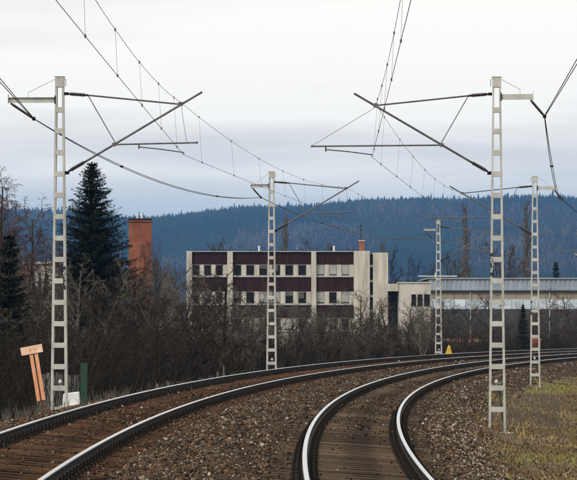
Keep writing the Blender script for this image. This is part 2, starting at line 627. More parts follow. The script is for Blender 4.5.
def make_rail(parent, t0, ztop, cant):
    ysr = np.concatenate([np.arange(-22, 24, 4.0), np.arange(24, 150, 1.0), np.arange(150, 272, 2.0)])
    n = len(RPROF)
    V = []
    for y in ysr:
        for (dx, z) in RPROF:
            # positive dx = to the left
            q = pt(t0 + dx - (z - 0.149) * cant * 0, y, ztop - 0.149 + z + dx * cant)
            V.append(q)
    Fq = []
    mi = []
    for i in range(len(ysr) - 1):
        for k in range(n):
            a = i * n + k
            b = i * n + (k + 1) % n
            Fq.append((a, b, b + n, a + n))
            z0, z1 = RPROF[k][1], RPROF[(k + 1) % n][1]
            mi.append(1 if min(z0, z1) >= 0.1485 else (2 if min(z0, z1) >= 0.137 else 0))
    m = bpy.data.meshes.new('rail')
    m.from_pydata([tuple(v) for v in V], [], Fq)
    m.materials.append(M['rail_side'])
    m.materials.append(M['rail_head'])
    m.materials.append(M['rail_edge'])
    m.polygons.foreach_set('material_index', mi)
    m.update()
    return link_mesh('rail', m, parent)


def sleeper_meshes(material, n=6):
    out = []
    for i in range(n):
        r = random.Random(100 + i)
        b = MB()
        hl = 1.25 + r.uniform(-0.03, 0.03)
        hw = 0.13 + r.uniform(-0.008, 0.008)
        xs = [-hl, -0.9, -0.3, 0.3, 0.9, hl]
        rings = []
        for x in xs:
            j = r.uniform(-0.006, 0.006)
            rings.append([(x, -hw + j, -0.16), (x, hw + j, -0.16), (x, hw + j, -0.018), (x, hw - 0.018 + j, j * 0.4), (x, -hw + 0.018 + j, j * 0.4 - 0.002), (x, -hw + j, -0.018)])
        for ring in rings:
            b.v += ring
        for k in range(len(xs) - 1):
            for q in range(6):
                a = k * 6 + q
                c = k * 6 + (q + 1) % 6
                b.f.append((a, a + 6, c + 6, c))
        b.f.append(tuple(range(6)))
        e = (len(xs) - 1) * 6
        b.f.append(tuple(e + q for q in reversed(range(6))))
        out.append(b.mesh('sleeper', material))
    return out


def plate_mesh():
    b = MB()
    b.quadbox((0, 0, 0.008), (0.36, 0.15, 0.016))
    for sx in (-1, 1):
        # rib, clamp and screw on each side of the rail foot
        b.quadbox((sx * 0.088, 0, 0.036), (0.026, 0.12, 0.040))
        b.hexa([(sx * 0.040, -0.045, 0.040), (sx * 0.112, -0.045, 0.056), (sx * 0.112, 0.045, 0.056), (sx * 0.040, 0.045, 0.040),
                (sx * 0.045, -0.040, 0.058), (sx * 0.108, -0.040, 0.074), (sx * 0.108, 0.040, 0.074), (sx * 0.045, 0.040, 0.058)])
        b.tube([(sx * 0.086, 0, 0.05), (sx * 0.086, 0, 0.105)], 0.019, 6)
        b.tube([(sx * 0.150, 0, 0.016), (sx * 0.150, 0, 0.045)], 0.018, 6)
    return b


PLATE = plate_mesh().mesh('tie_plate', M['iron'])
PITCH_S = 0.615
SLY = {}


def make_track(label, toff, zlow, cant_h, smat):
    tr = thing('railway_track', pt(toff, 40, zlow - 0.2), label, 'railway track')
    bpy.context.view_layer.update()
    inv = Matrix.Translation(-tr.location)
    cant = cant_h / 1.51
    for sgn in (-1, 1):
        r_ = make_rail(None, toff + sgn * 0.755, zlow + (cant_h if sgn > 0 else 0), cant)
        r_.parent = tr
        r_.matrix_parent_inverse = inv
    meshes = sleeper_meshes(smat)
    far = MB()
    y = 22.0
    count = 0
    SLY[0 if toff < 1 else 1] = []
    while y < 205:
        s = dxc(y)
        n = math.sqrt(1 + s * s)
        j = random.uniform(-0.02, 0.02)
        zt = zlow + cant_h / 2 - 0.149 - 0.016
        c = pt(toff, y + j, zt)
        SLY[0 if toff < 1 else 1].append(y + j)
        az = math.atan2(s, -1.0)          # local X points left across the track
        R = Matrix.Rotation(PI - math.atan(s) + random.uniform(-0.006, 0.006), 4, 'Z')
        left = Vector((-1 / n, s / n, 0))
        ang = math.atan2(left.y, left.x)
        R = Matrix.Rotation(ang + random.uniform(-0.008, 0.008), 4, 'Z') @ Matrix.Rotation(-math.atan(cant), 4, 'Y')
        sl = link_mesh('sleeper', random.choice(meshes), tr)
        sl.matrix_parent_inverse = inv
        sl.matrix_basis = Matrix.Translation(c) @ R
        for sx in (-1, 1):
            if count < 150:
                p = link_mesh('tie_plate', PLATE, sl)
                p.location = (sx * 0.755, 0, 0)
            else:
                T_ = Matrix.Translation(c) @ R @ Matrix.Translation((sx * 0.755, 0, 0))
                k0 = len(far.v)
                far.v += [tuple(T_ @ v.co) for v in PLATE.vertices]
                far.f += [tuple(k0 + i for i in p.vertices) for p in PLATE.polygons]
        count += 1
        y += PITCH_S / n
    fo = far.build('tie_plates', M['iron'], tr)
    fo.matrix_parent_inverse = inv
    fo['kind'] = 'stuff'
    return tr


make_track('right-hand curving track whose two rails run out through the bottom edge', 0.0, 0.0, ER, M['sleeper'])
make_track('left-hand curving track with rusty brown sleepers beside the orange board', S, ZL, EL, M['sleeper_rust'])


# ------------------------------------------------------------------ ballast stones
def stones():
    pts = []

    def add(n, t0, t1, y0, y1, smin, smax):
        y = np.sqrt(rng.uniform(y0 * y0, y1 * y1, n)) if False else rng.uniform(y0, y1, n)
        t = rng.uniform(t0, t1, n)
        s = smin + (smax - smin) * rng.beta(1.6, 3.0, n)
        pts.append(np.stack([t, y, s], 1))
    add(43000, -2.75, S + 2.95, 28, 48, 0.010, 0.035)
    add(38000, -2.85, S + 2.95, 48, 85, 0.014, 0.042)
    add(15000, -2.85, S + 2.95, 85, 140, 0.018, 0.046)
    add(5000, -2.85, S + 2.9, 140, 205, 0.03, 0.07)
    P = np.concatenate(pts)
    t, y, s = P.T
    # fewer stones on the sleepers themselves, none on the rails
    keep = np.ones(len(t), bool)
    onsl = np.zeros(len(t), bool)
    for c in (0.0, S):
        d = np.abs(t - c)
        keep &= ~(np.abs(d - 0.755) < 0.075)
        ins = d < 1.27
        sl = np.array(SLY[0 if c == 0 else 1])
        k_ = np.searchsorted(sl, y).clip(1, len(sl) - 1)
        near = np.minimum(np.abs(y - sl[k_ - 1]), np.abs(y - sl[k_]))
        over = ins & (near < 0.145)
        onsl |= over
        cover_ = np.clip((y - (50 if c == 0 else 37)) / 26, 0, 1) * (0.42 if c == 0 else 0.55)
        cover_ = cover_ * (0.5 + vnoise(t * 0.7 + 3, y * 0.25, 91))
        ends = np.clip((d - 0.85) / 0.35, 0, 1) * (0.62 if c == 0 else 0.45)
        keep &= ~(over & (rng.random(len(t)) < 0.965 - np.maximum(ends, cover_)))
    # edge scatter thins out
    keep &= ~((t < -2.35) & (rng.random(len(t)) < 0.55))
    t, y, s, onsl = t[keep], y[keep], s[keep], onsl[keep]
    n = len(t)
    X, Y = curve_xy(t, y)
    inside = (np.abs(t) < 1.25) | (np.abs(t - S) < 1.25)
    z = bed_z(t, y) + s * rng.uniform(-0.1, 0.55, n)
    # stones lying on the sleepers
    on = onsl
    zs0 = np.where(t < 2.2, ER / 2 + t / 0.755 * ER / 2 - 0.165, ZL + EL / 2 + (t - S) / 0.755 * EL / 2 - 0.165) + gz(y)
    z = np.where(on, zs0 + s * 0.5, z)
    s = np.where(inside, s * 0.75, s)
    base = np.array([(-1, -1, -1), (1, -1, -1), (1, 1, -1), (-1, 1, -1), (-1, -1, 1), (1, -1, 1), (1, 1, 1), (-1, 1, 1)], float) * 0.62
    J = base[None] + rng.uniform(-0.34, 0.34, (n, 8, 3))
    J *= rng.uniform(0.65, 1.25, (n, 1, 3))
    # random rotation
    q = rng.normal(size=(n, 4))
    q /= np.linalg.norm(q, axis=1, keepdims=True)
    w_, x_, y_, z_ = q.T
    Rm = np.stack([np.stack([1 - 2 * (y_ * y_ + z_ * z_), 2 * (x_ * y_ - z_ * w_), 2 * (x_ * z_ + y_ * w_)], -1),
                   np.stack([2 * (x_ * y_ + z_ * w_), 1 - 2 * (x_ * x_ + z_ * z_), 2 * (y_ * z_ - x_ * w_)], -1),
                   np.stack([2 * (x_ * z_ - y_ * w_), 2 * (y_ * z_ + x_ * w_), 1 - 2 * (x_ * x_ + y_ * y_)], -1)], 1)
    J = np.einsum('nij,nkj->nki', Rm, J) * s[:, None, None]
    V = J + np.stack([X, Y, z], 1)[:, None, :]
    quads = np.array([(0, 3, 2, 1), (4, 5, 6, 7), (0, 1, 5, 4), (1, 2, 6, 5), (2, 3, 7, 6), (3, 0, 4, 7)])
    tris = np.concatenate([quads[:, [0, 1, 2]], quads[:, [0, 2, 3]]])
    Fc = (np.arange(n) * 8)[:, None, None] + tris[None]
    # stone colours: dark basalt, brown dust, a few pale ones, more pale on the right shoulder
    pal = np.array([(0.020, 0.015, 0.012), (0.062, 0.042, 0.029), (0.118, 0.080, 0.053), (0.105, 0.050, 0.025), (0.22, 0.178, 0.140), (0.37, 0.325, 0.275)])
    right = np.clip((-t - 0.9) / 0.8, 0, 1)
    leftish = np.clip((t - 2.4) / 1.5, 0, 1)
    pw = np.stack([0.36 - 0.10 * right, 0.28 + 0 * t, 0.18 + 0.04 * right, 0.08 + 0.20 * leftish - 0.04 * right, 0.06 + 0.13 * right + 0.02 * leftish, 0.010 + 0.045 * right], 1)
    pw /= pw.sum(1, keepdims=True)
    ci = (rng.random(n)[:, None] > np.cumsum(pw, 1)).sum(1).clip(0, 5)
    col = pal[ci] * rng.uniform(0.7, 1.3, (n, 1)) * np.array((1.42, 1.42, 1.40))
    col = col * np.where(inside & ~onsl, 0.6, 1.0)[:, None]     # stones between the sleepers get a darker tone
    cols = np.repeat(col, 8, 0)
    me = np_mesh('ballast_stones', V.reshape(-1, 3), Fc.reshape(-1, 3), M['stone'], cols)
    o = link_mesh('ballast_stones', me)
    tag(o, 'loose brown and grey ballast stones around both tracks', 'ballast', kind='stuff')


stones()


# ------------------------------------------------------------------ grass on the right verge
def grass():
    Vs, Fs, Cs = [], [], []
    n = 47000
    t = -2.25 - 9.7 * rng.random(n) ** 1.15
    y = 40 + 120 * rng.random(n) ** 1.3
    dens = vnoise(t * 0.9, y * 0.35, 31) * 0.6 + vnoise(t * 2.5, y * 1.0, 32) * 0.5
    keep = (rng.random(n) < np.clip(dens * 1.9 - 0.20, 0.08, 1)) & ((t < -2.9) | (rng.random(n) < 0.35))
    t, y = t[keep], y[keep]
    n = len(t)
    X, Y = curve_xy(t, y)
    Z = prof(t) + gz(y) - 0.015 + 0.10 * (vnoise(t * 0.5, y * 0.5, 11) - 0.5)
    patch = vnoise(t * 0.55, y * 0.22, 41)
    patch2 = vnoise(t * 1.4, y * 0.6, 43)
    straw = np.array((0.31, 0.225, 0.100))
    brown = np.array((0.105, 0.068, 0.042))
    olive = np.array((0.165, 0.165, 0.045))
    green = np.array((0.19, 0.215, 0.035))
    for b in range(3):
        h = rng.uniform(0.02, 0.075, n) * (0.4 + 1.2 * patch2)
        tall = rng.random(n) < 0.02
        h = np.where(tall, h * 1.8 + 0.08, h)
        a = rng.uniform(0, 2 * PI, n)
        le = rng.uniform(0.4, 1.8, n) * h
        wd = rng.uniform(0.007, 0.015, n)
        bx = X + rng.normal(0, 0.045, n)
        by = Y + rng.normal(0, 0.06, n)
        p0 = np.stack([bx - wd, by, Z], 1)
        p1 = np.stack([bx + wd, by, Z], 1)
        mid = np.stack([bx + le * 0.4 * np.cos(a), by + le * 0.4 * np.sin(a), Z + h * 0.7], 1)
        m0 = mid - np.stack([wd * 0.8, 0 * wd, 0 * wd], 1)
        m1 = mid + np.stack([wd * 0.8, 0 * wd, 0 * wd], 1)
        tip = np.stack([bx + le * np.cos(a), by + le * np.sin(a), Z + h], 1)
        k = len(Vs) and sum(len(v) for v in Vs)
        V = np.stack([p0, p1, m1, m0, tip], 1)
        Vs.append(V.reshape(-1, 3))
        i0 = k + np.arange(n) * 5
        Fs.append(np.stack([i0, i0 + 1, i0 + 2], 1))
        Fs.append(np.stack([i0, i0 + 2, i0 + 3], 1))
        Fs.append(np.stack([i0 + 3, i0 + 2, i0 + 4], 1))
        g = np.clip((patch - 0.45) * 3.2, 0, 1)[:, None]
        c = np.where(rng.random((n, 1)) < 0.45, straw, brown) * (1 - g) + np.where(rng.random((n, 1)) < 0.3, green, np.where(rng.random((n, 1)) < 0.5, olive, straw)) * g
        br = np.clip((vnoise(t * 0.8, y * 0.25, 47) - 0.42) * 4, 0, 1)[:, None]
        c = c * (1 - 0.75 * br) + brown * 0.75 * br
        c = c * rng.uniform(0.95, 1.65, (n, 1))
        Cs.append(np.repeat(c, 5, 0))
    me = np_mesh('grass', np.concatenate(Vs), np.concatenate(Fs), M['grass'], np.concatenate(Cs))
    o = link_mesh('grass', me)
    tag(o, 'dry straw and olive grass on the verge around the right-hand masts', 'grass', kind='stuff')


grass()


def weeds():
    """dry weed stalks on both verges"""
    b = MB()
    r = random.Random(5)
    spots = [(-r.uniform(2.7, 4.6), r.uniform(80, 118)) for _ in range(420)]
    spots += [(-r.uniform(3.0, 9.0), r.uniform(55, 140)) for _ in range(420)]
    spots += [(S + r.uniform(2.9, 4.6), r.uniform(55, 200)) for _ in range(900)]
    for t, y in spots:
        z = float(prof(t))
        base = pt(t, y, z - 0.03)
        h = r.uniform(0.12, 0.42)
        for _ in range(3):
            d = Vector((r.uniform(-0.4, 0.4), r.uniform(-0.4, 0.4), 1))
            mid = base + d * h * 0.5
            tip = mid + Vector((r.uniform(-0.6, 0.6), r.uniform(-0.5, 0.5), 0.8)) * h * 0.5
            b.tube([base, mid, tip], [0.006, 0.005, 0.002], 3, False)
    o = b.build('weeds', M['twig_pale'])
    tag(o, 'thin dry weed stalks along both track verges', 'weeds', kind='stuff')


weeds()


# ================================================================== catenary masts
MZ = -0.80          # foot level of the masts below the rail datum
TOP = 7.86


def digits(b, ch, x0, z0, wd, ht, y):
    """seven-segment like strokes of a stencilled digit on the -Y face"""
    th = wd * 0.26
    segs = {'0': 'abcdef', '1': 'bc', '2': 'abged', '4': 'fgbc', '7': 'abc', '3': 'abgcd'}[ch]
    R = {'a': (0, ht / 2 - th / 2, wd, th), 'g': (0, 0, wd, th), 'd': (0, -ht / 2 + th / 2, wd, th),
         'f': (-wd / 2 + th / 2, ht / 4, th, ht / 2), 'b': (wd / 2 - th / 2, ht / 4, th, ht / 2),
         'e': (-wd / 2 + th / 2, -ht / 4, th, ht / 2), 'c': (wd / 2 - th / 2, -ht / 4, th, ht / 2)}
    for i, s_ in enumerate(segs):
        dx, dz, w_, h_ = R[s_]
        b.quadbox((x0 + dx, y - 0.0004 * i, z0 + dz), (w_, 0.004, h_))


def make_mast(label, kind, arm, loc, rz):
    """local X towards the track, Z up from the foot; kind 'R' pulls off, 'L' pushes"""
    m = thing('catenary_mast', loc, label, 'catenary mast', 'catenary masts', rz)
    H = TOP - MZ
    wb, wt = 0.43, 0.205

    def hw(z):
        return (wb + (wt - wb) * z / H) / 2
    # two channel legs, web outside, flanges towards each other
    for sx in (-1, 1):
        b = MB()
        fl, th, dp = 0.062, 0.009, 0.15
        lo, hi = -0.5, H - 0.20
        xl, xh = hw(lo), hw(hi)

        def slab(a0, a1, y0, y1):
            b.hexa([(sx * (xl - a1), y0, lo), (sx * (xl - a0), y0, lo), (sx * (xl - a0), y1, lo), (sx * (xl - a1), y1, lo),
                    (sx * (xh - a1 * 0.8), y0, hi), (sx * (xh - a0), y0, hi), (sx * (xh - a0), y1, hi), (sx * (xh - a1 * 0.8), y1, hi)])
        slab(0, th, -dp / 2, dp / 2)
        slab(th, fl, -dp / 2, -dp / 2 + th)
        slab(th, fl, dp / 2 - th, dp / 2)
        b.build('leg', M['mast'], m)
    # batten plates front and back
    z = 0.52
    while z < H - 0.45:
        w2 = hw(z) * 2 - 0.03
        for sy in (-1, 1):
            MB().quadbox((0, sy * (0.075 + 0.0045), z), (w2, 0.008, 0.125)).build('batten_plate', M['mast'], m)
        z += 0.524
    # cap: plated box head
    b = MB()
    b.quadbox((0, 0, H - 0.125), (wt + 0.012, 0.175, 0.25))
    b.quadbox((0, 0, H + 0.008), (wt + 0.04, 0.20, 0.016))
    b.build('mast_head', M['mast'], m, bevel=0.006)

    def P(s, z, y=0.0):
        return Vector((s, y, z - MZ))
    # insulator profile
    def insul(p0, p1, parent, r=0.052):
        p0, p1 = Vector(p0), Vector(p1)
        ax = (p1 - p0)
        Ln = ax.length
        pr = []
        a = 0.0
        pr += [(0, 0.028), (0.06, 0.028)]
        a = 0.07
        while a < Ln - 0.09:
            pr += [(a, 0.03), (a + 0.012, r), (a + 0.026, r * 0.92), (a + 0.034, 0.03)]
            a += 0.046
        pr += [(Ln - 0.06, 0.028), (Ln, 0.028)]
        b = MB().lathe(p0, ax, pr, 10)
        return b.build('insulator', M['insul'], parent, smooth=True)
    # upper tube
    x0 = hw(7.45 - MZ)
    pa, pb, pc = P(x0 + 0.02, 7.45), P(0.70, 7.41), P(2.97, 7.18)
    up = MB().tube([pb, pc], 0.021, 8).quadbox((pc.x, 0, pc.z + 0.005), (0.11, 0.06, 0.10)).build('upper_tube', M['tube'], m)
    insul(pa + Vector((0.06, 0, 0)), pb, up)
    MB().quadbox(tuple(pa + Vector((0.03, 0, 0))), (0.09, 0.09, 0.07)).build('hinge', M['iron'], up)
    # diagonal bracket tube
    x1 = hw(5.51 - MZ)
    da, db, dc = P(x1 + 0.02, 5.51), P(0.66, 5.80), P(3.50, 7.48)
    dg = MB().tube([db, dc], 0.027, 8).build('bracket_tube', M['tube'], m)
    dd = (db - da).normalized()
    insul(da + dd * 0.08, db, dg, 0.056)
    MB().quadbox(tuple(da + Vector((0.03, 0, 0))), (0.10, 0.09, 0.08)).build('hinge', M['iron'], dg)
    # strut
    MB().tube([P(0.70, 7.40), P(1.38, 6.22)], 0.013, 6).build('strut', M['tube'], m)
    # registration tube and steady arm
    if kind == 'R':
        r0, r1, s0, s1 = P(1.34, 6.20), P(4.54, 6.18), P(4.20, 6.10), P(3.06, 5.95)
        sy0, sy1 = P(4.54, 6.19), P(2.97, 7.14)
        MB().tube([sy0, sy1], 0.006, 4).build('stay_wire', M['drop'], m)
    else:
        r0, r1, s0, s1 = P(1.34, 6.20), P(3.37, 6.24), P(1.95, 6.14), P(3.05, 5.98)
        MB().tube([P(2.99, 7.12), P(3.12, 6.25)], 0.006, 4).build('stay_wire', M['drop'], m)
    rg = MB().tube([r0, r1], 0.020, 8).quadbox(tuple(r0), (0.09, 0.07, 0.09)).quadbox(tuple(r1), (0.05, 0.06, 0.05)).build('registration_tube', M['tube'], m)
    b = MB().tube([s0 + Vector((0, 0, 0.07)), s0 - Vector((0, 0, 0.05))], 0.022, 6)
    b.build('drop_bracket', M['tube'], rg)
    mid = (s0 + s1) / 2 + Vector((0, 0, 0.02))
    MB().tube([s0, mid, s1 + Vector((0, 0, 0.02)), s1 - Vector((0, 0, 0.03))], 0.016, 6).build('steady_arm', M['tube'], rg)
    # outboard feeder arm
    z0 = 7.32 if kind == 'R' else 7.24
    xa = -hw(z0 - MZ)
    ar = MB()
    ar.quadbox((xa - arm / 2 + 0.03, 0, z0 - MZ), (arm - 0.05, 0.07, 0.010))
    ar.quadbox((xa - arm / 2 + 0.03, 0.031, z0 - MZ + 0.0601), (arm - 0.05, 0.008, 0.11))
    ar.quadbox((xa - arm / 2 + 0.03, 0, z0 - MZ + 0.1201), (arm - 0.05, 0.07, 0.010))
    ar.quadbox((xa - arm + 0.06, 0, z0 - MZ + 0.09), (0.012, 0.11, 0.22))
    ao = ar.build('feeder_arm', M['mast'], m)
    MB().quadbox((xa + 0.004, 0, z0 - MZ + 0.06), (0.03, 0.17, 0.2)).build('arm_clamp', M['iron'], ao)
    MB().tube([P(-hw(H) - 0.01, TOP - 0.05), P(xa - arm * 0.55, z0 + 0.24), P(xa - arm * 0.55, z0 + 0.12)], 0.006, 5).build('earth_wire', M['drop'], m)
    MB().tube([P(hw(H) + 0.005, TOP - 0.05), P(hw(H) + 0.045, TOP - 0.05), P(hw(H) + 0.045, TOP - 0.22)], 0.008, 5).build('bird_wire', M['iron'], m)
    i0 = P(xa - arm + 0.12, z0 - 0.02)
    if kind == 'R':
        i1 = P(i0.x - 0.34, z0 - 0.42)
    else:
        i1 = P(i0.x + 0.34 + 0.23 * (arm > 1), z0 - 0.40)
    insul(i0, i1, ao, 0.036)
    # spark gap on a low batten
    zb = 0.52 + 0.524 + 0.0625
    b = MB().lathe((0.02, 0, zb), (0, 0, 1), [(0, 0.03), (0.05, 0.03), (0.055, 0.055), (0.10, 0.05), (0.13, 0.03), (0.15, 0.012)], 10)
    b.build('spark_gap', M['porcelain'], m, smooth=True)
    MB().tube([(0.0, -0.01, zb + 0.04), (-0.05, -0.03, zb - 0.15), (-0.12, -0.02, 0.45), (-0.16, -0.02, -0.02)], 0.014, 5).build('earth_cable', M['plate_black'], m)
    # base bolts / foot
    MB().quadbox((0, 0, -0.22), (0.75, 0.55, 0.36)).build('footing', M['sill'], m)
    # numbers
    m['feeder_local'] = list(i1)
    m['contact_local'] = list(s1 - Vector((0, 0, 0.04)))
    m['messenger_local'] = list(pc + Vector((0.0, 0, 0.05)))
    return m


def number_plate(m, text, sx_world, z_top):
    """vertical black plate with white digits on the camera face of one leg; sx_world -1 = left in the picture"""
    right = abs(m.rotation_euler.z) > PI / 2
    sx = -sx_world if right else sx_world
    ys = 1 if right else -1           # camera side
    H = TOP - MZ
    xl = (0.43 + (0.205 - 0.43) * z_top / H) / 2 - 0.030
    n = len(text)
    ht = 0.135
    tot = n * ht + 0.16
    pl = MB().quadbox((sx * xl, ys * 0.0875, z_top - tot / 2), (0.068, 0.006, tot)).build('number_plate', M['plate_black'], m)
    for i, ch in enumerate(text):
        b = MB()
        digits(b, ch, 0, 0, 0.052, 0.105, 0)
        o = b.build('numeral', M['plate_white'], pl)
        o.location = (sx * xl, ys * 0.0935, z_top - 0.08 - ht * (i + 0.5))
        if right:
            o.rotation_euler = (0, 0, PI)


def mast_at(u, d, kind):
    x = (u - 288.5) / F * d
    # heading of the track there
    s = dxc(d)
    a = math.atan(s)
    rz = (PI - a) if kind == 'R' else -a
    return Vector((x, d, MZ + float(gz(d)))), rz


MAST = {}
for key, u, d, kind, arm, label in (
        ('R1', 497, 78.4, 'R', 0.84, 'tall pale grey lattice mast standing in dry grass, nearest on the right'),
        ('R2', 535, 131.2, 'R', 0.80, 'pale lattice mast behind the tall right-hand one, its arm reaching left'),
        ('L1', 59.5, 78.3, 'L', 1.22, 'tall grey lattice mast beside the orange T board and white block'),
        ('L2', 271.6, 127.3, 'L', 0.78, 'lattice mast standing in front of the maroon office block'),
        ('L3', 438.5, 183.9, 'L', 0.78, 'small distant lattice mast beside the yellow marker'),
):
    loc, rz = mast_at(u, d, kind)
    MAST[key] = make_mast(label, kind, arm, loc, rz)
# masts just past the right edge that carry the wires on
p = pt(-3.05, 188, MZ)
MAST['R3'] = make_mast('mast beyond the right edge, only the tip of its long arm in view', 'R', 0.80, p, PI - math.atan(dxc(188)))
p = pt(S + 3.05, 241, MZ)
MAST['L4'] = make_mast('farthest mast at the right edge, only its short feeder arm in view', 'L', 0.78, p, -math.atan(dxc(241)))
number_plate(MAST['R1'], '272', -1, 4.35)
number_plate(MAST['L1'], '271', 1, 4.02)
number_plate(MAST['R2'], '274', -1, 2.15 + 1.4)
bpy.context.view_layer.update()


def mp(key, which):
    m = MAST[key]
    return m.matrix_world @ Vector(m[which])


# ================================================================== wires
def sag_line(p0, p1, sag, n=14):
    out = []
    for i in range(n + 1):
        f = i / n
        q = p0.lerp(p1, f)
        q.z -= 4 * sag * f * (1 - f)
        out.append(q)
    return out


def overhead(label, keys, prevs):
    cps = [Vector(p) for p in prevs] + [mp(k, 'contact_local') for k in keys]
    mps = []
    for i, c in enumerate(cps):
        if i < len(prevs):
            mps.append(c + Vector((0.0, 0, 1.22)))
        else:
            mps.append(mp(keys[i - len(prevs)], 'messenger_local'))
    # run on beyond the last mast along the curve
    root = thing('overhead_line', cps[0] - Vector((0, 0, 0)), label, 'overhead line')
    inv = Matrix.Translation(-root.location)

    def put(b, name, material):
        o = b.build(name, material, root)
        o.matrix_parent_inverse = inv
        return o
    bm_, bc = MB(), MB()
    for i in range(len(cps) - 1):
        sag = 0.52
        Ln = (cps[i + 1] - cps[i]).length
        mw = sag_line(mps[i], mps[i + 1], sag, 16)
        cw = sag_line(cps[i], cps[i + 1], 0.03, 8)
        bm_.tube(mw, 0.005, 5, i in (0, len(cps) - 2))
        bc.tube(cw, 0.0056, 5, i in (0, len(cps) - 2))
        nd = max(3, int(round(Ln / 7.0)))
        for k in range(nd):
            f = (k + 0.5) / nd
            a = mps[i].lerp(mps[i + 1], f)
            a.z -= 4 * sag * f * (1 - f)
            c = cps[i].lerp(cps[i + 1], f)
            c.z -= 4 * 0.03 * f * (1 - f)
            if a.y < 22 or a.y > 200:
                continue
            d = MB().tube([a, c], 0.003, 4)
            d.quadbox(tuple(a), (0.03, 0.05, 0.05)).quadbox(tuple(c), (0.03, 0.05, 0.05))
            put(d, 'dropper', M['drop'])
    put(bm_, 'messenger_wire', M['wire'])
    put(bc, 'contact_wire', M['wire'])


overhead('contact wire with droppers above the left-hand track', ['L1', 'L2', 'L3', 'L4'], [(-0.9, -22, 6.1), (-3.12, 28.0, 6.05)])
overhead('contact wire with droppers above the right-hand track', ['R1', 'R2', 'R3'], [(3.7, -22, 6.0), (1.38, 28.0, 5.98)])


def feeder(label, keys, prevs, sags):
    ps = [Vector(p) for p in prevs] + [mp(k, 'feeder_local') for k in keys]
    root = thing('feeder_line', ps[0], label, 'power line')
    inv = Matrix.Translation(-root.location)
    for off in (-0.022, 0.022):
        b = MB()
        for i in range(len(ps) - 1):
            path = sag_line(ps[i], ps[i + 1], sags[i], 16)
            n = len(path)
            for j, q in enumerate(path):
                e = min(1.0, 4 * min(j, n - 1 - j) / n)
                q.x += off * (0.25 + 0.75 * e) * (1.6 if i == len(prevs) - 1 else 1.0)
                q.z += off * 0.5 * e
            b.tube(path, 0.0105, 5, i in (0, len(ps) - 2))
        o = b.build('conductor', M['wire'], root)
        o.matrix_parent_inverse = inv
    for i in range(len(ps)):
        if ps[i].y < 30:
            continue
        c = MB().quadbox(tuple(ps[i]), (0.075, 0.12, 0.085)).build('clamp', M['iron'], root)
        c.matrix_parent_inverse = inv
        if i < len(ps) - 1:
            for f in (0.28, 0.72):
                q = ps[i].lerp(ps[i + 1], f)
                q.z -= 4 * sags[i] * f * (1 - f)
                c = MB().quadbox(tuple(q), (0.09, 0.10, 0.05)).build('spacer', M['iron'], root)
                c.matrix_parent_inverse = inv


feeder('twin feeder wires sagging outside the left-hand masts', ['L1', 'L2', 'L3', 'L4'], [(-4.2, -24, 8.2), (-6.05, 27, 8.3)], [0.5, 0.08, 0.62, 0.62, 0.6])
feeder('twin feeder wires sagging outside the right-hand masts', ['R1', 'R2', 'R3'], [(8.2, -24, 7.9), (4.55, 26, 7.95)], [0.5, 0.08, 0.62, 0.62])

M['curtain'] = mat('dim_curtain', (0.06, 0.06, 0.055), (0.12, 0.115, 0.10), 3, 0.8)
# ================================================================== trees
def branch(out, p, d, length, r, level, cfg, rnd):
    """out[level] collects (points, radii)"""
    nseg = cfg['seg'][level]
    pts, rad = [p.copy()], [r]
    q = p.copy()
    d = d.normalized()
    step = length / nseg
    for i in range(nseg):
        wob = cfg['wob'][level]
        d = (d + Vector((rnd.gauss(0, wob), rnd.gauss(0, wob), rnd.gauss(0, wob) + cfg['trop'][level]))).normalized()
        q = q + d * step
        pts.append(q.copy())
        rad.append(max(r * (1 - 0.82 * (i + 1) / nseg), cfg['rmin']))
    out[level].append((pts, rad))
    if level + 1 >= len(cfg['n']):
        return
    n = cfg['n'][level + 1]
    n = max(1, int(round(n * rnd.uniform(0.8, 1.2))))
    f0 = cfg['start'][level]
    for k in range(n):
        f = f0 + (1 - f0) * (k + rnd.random()) / n
        x = f * nseg
        i = min(int(x), nseg - 1)
        bp = pts[i].lerp(pts[i + 1], x - i)
        ax = (pts[i + 1] - pts[i]).normalized()
        side = Vector((rnd.gauss(0, 1), rnd.gauss(0, 1), rnd.gauss(0, 1)))
        side = (side - ax * side.dot(ax))
        if side.length < 1e-4:
            continue
        side.normalize()
        an = cfg['ang'][level + 1] * rnd.uniform(0.7, 1.3)
        nd = ax * math.cos(an) + side * math.sin(an)
        ln = length * cfg['len'][level + 1] * rnd.uniform(0.6, 1.15) * (1.0 - cfg['cone'][level + 1] * f)
        rr = max(rad[i] * cfg['rr'], cfg['rmin'])
        branch(out, bp, nd, ln, rr, level + 1, cfg, rnd)


def make_tree_meshes(name, seed, cfg, stems, mtrunk, mtwig):
    rnd = random.Random(seed)
    nl = len(cfg['n'])
    out = [[] for _ in range(nl)]
    for s_ in range(stems):
        a = 2 * PI * s_ / max(stems, 1) + rnd.uniform(-0.5, 0.5)
        lean = cfg['lean'] * rnd.uniform(0.4, 1.2) if stems > 1 else cfg['lean'] * rnd.uniform(-0.3, 0.3)
        d = Vector((math.cos(a) * lean, math.sin(a) * lean, 1))
        p0 = Vector((math.cos(a) * 0.12, math.sin(a) * 0.12, -0.3)) if stems > 1 else Vector((0, 0, -0.3))
        branch(out, p0, d, rnd.uniform(0.85, 1.1) * cfg['h'], cfg['r0'] * rnd.uniform(0.8, 1.1), 0, cfg, rnd)
    bt, bw = MB(), MB()
    for lv in range(nl):
        tgt = bt if lv < cfg.get('trunk_levels', 2) else bw
        sides = 6 if lv == 0 else (4 if lv == 1 else 3)
        for pts, rad in out[lv]:
            tgt.tube(pts, rad, sides, False)
    return bt.mesh('trunk', mtrunk, True), bw.mesh('crown', mtwig)


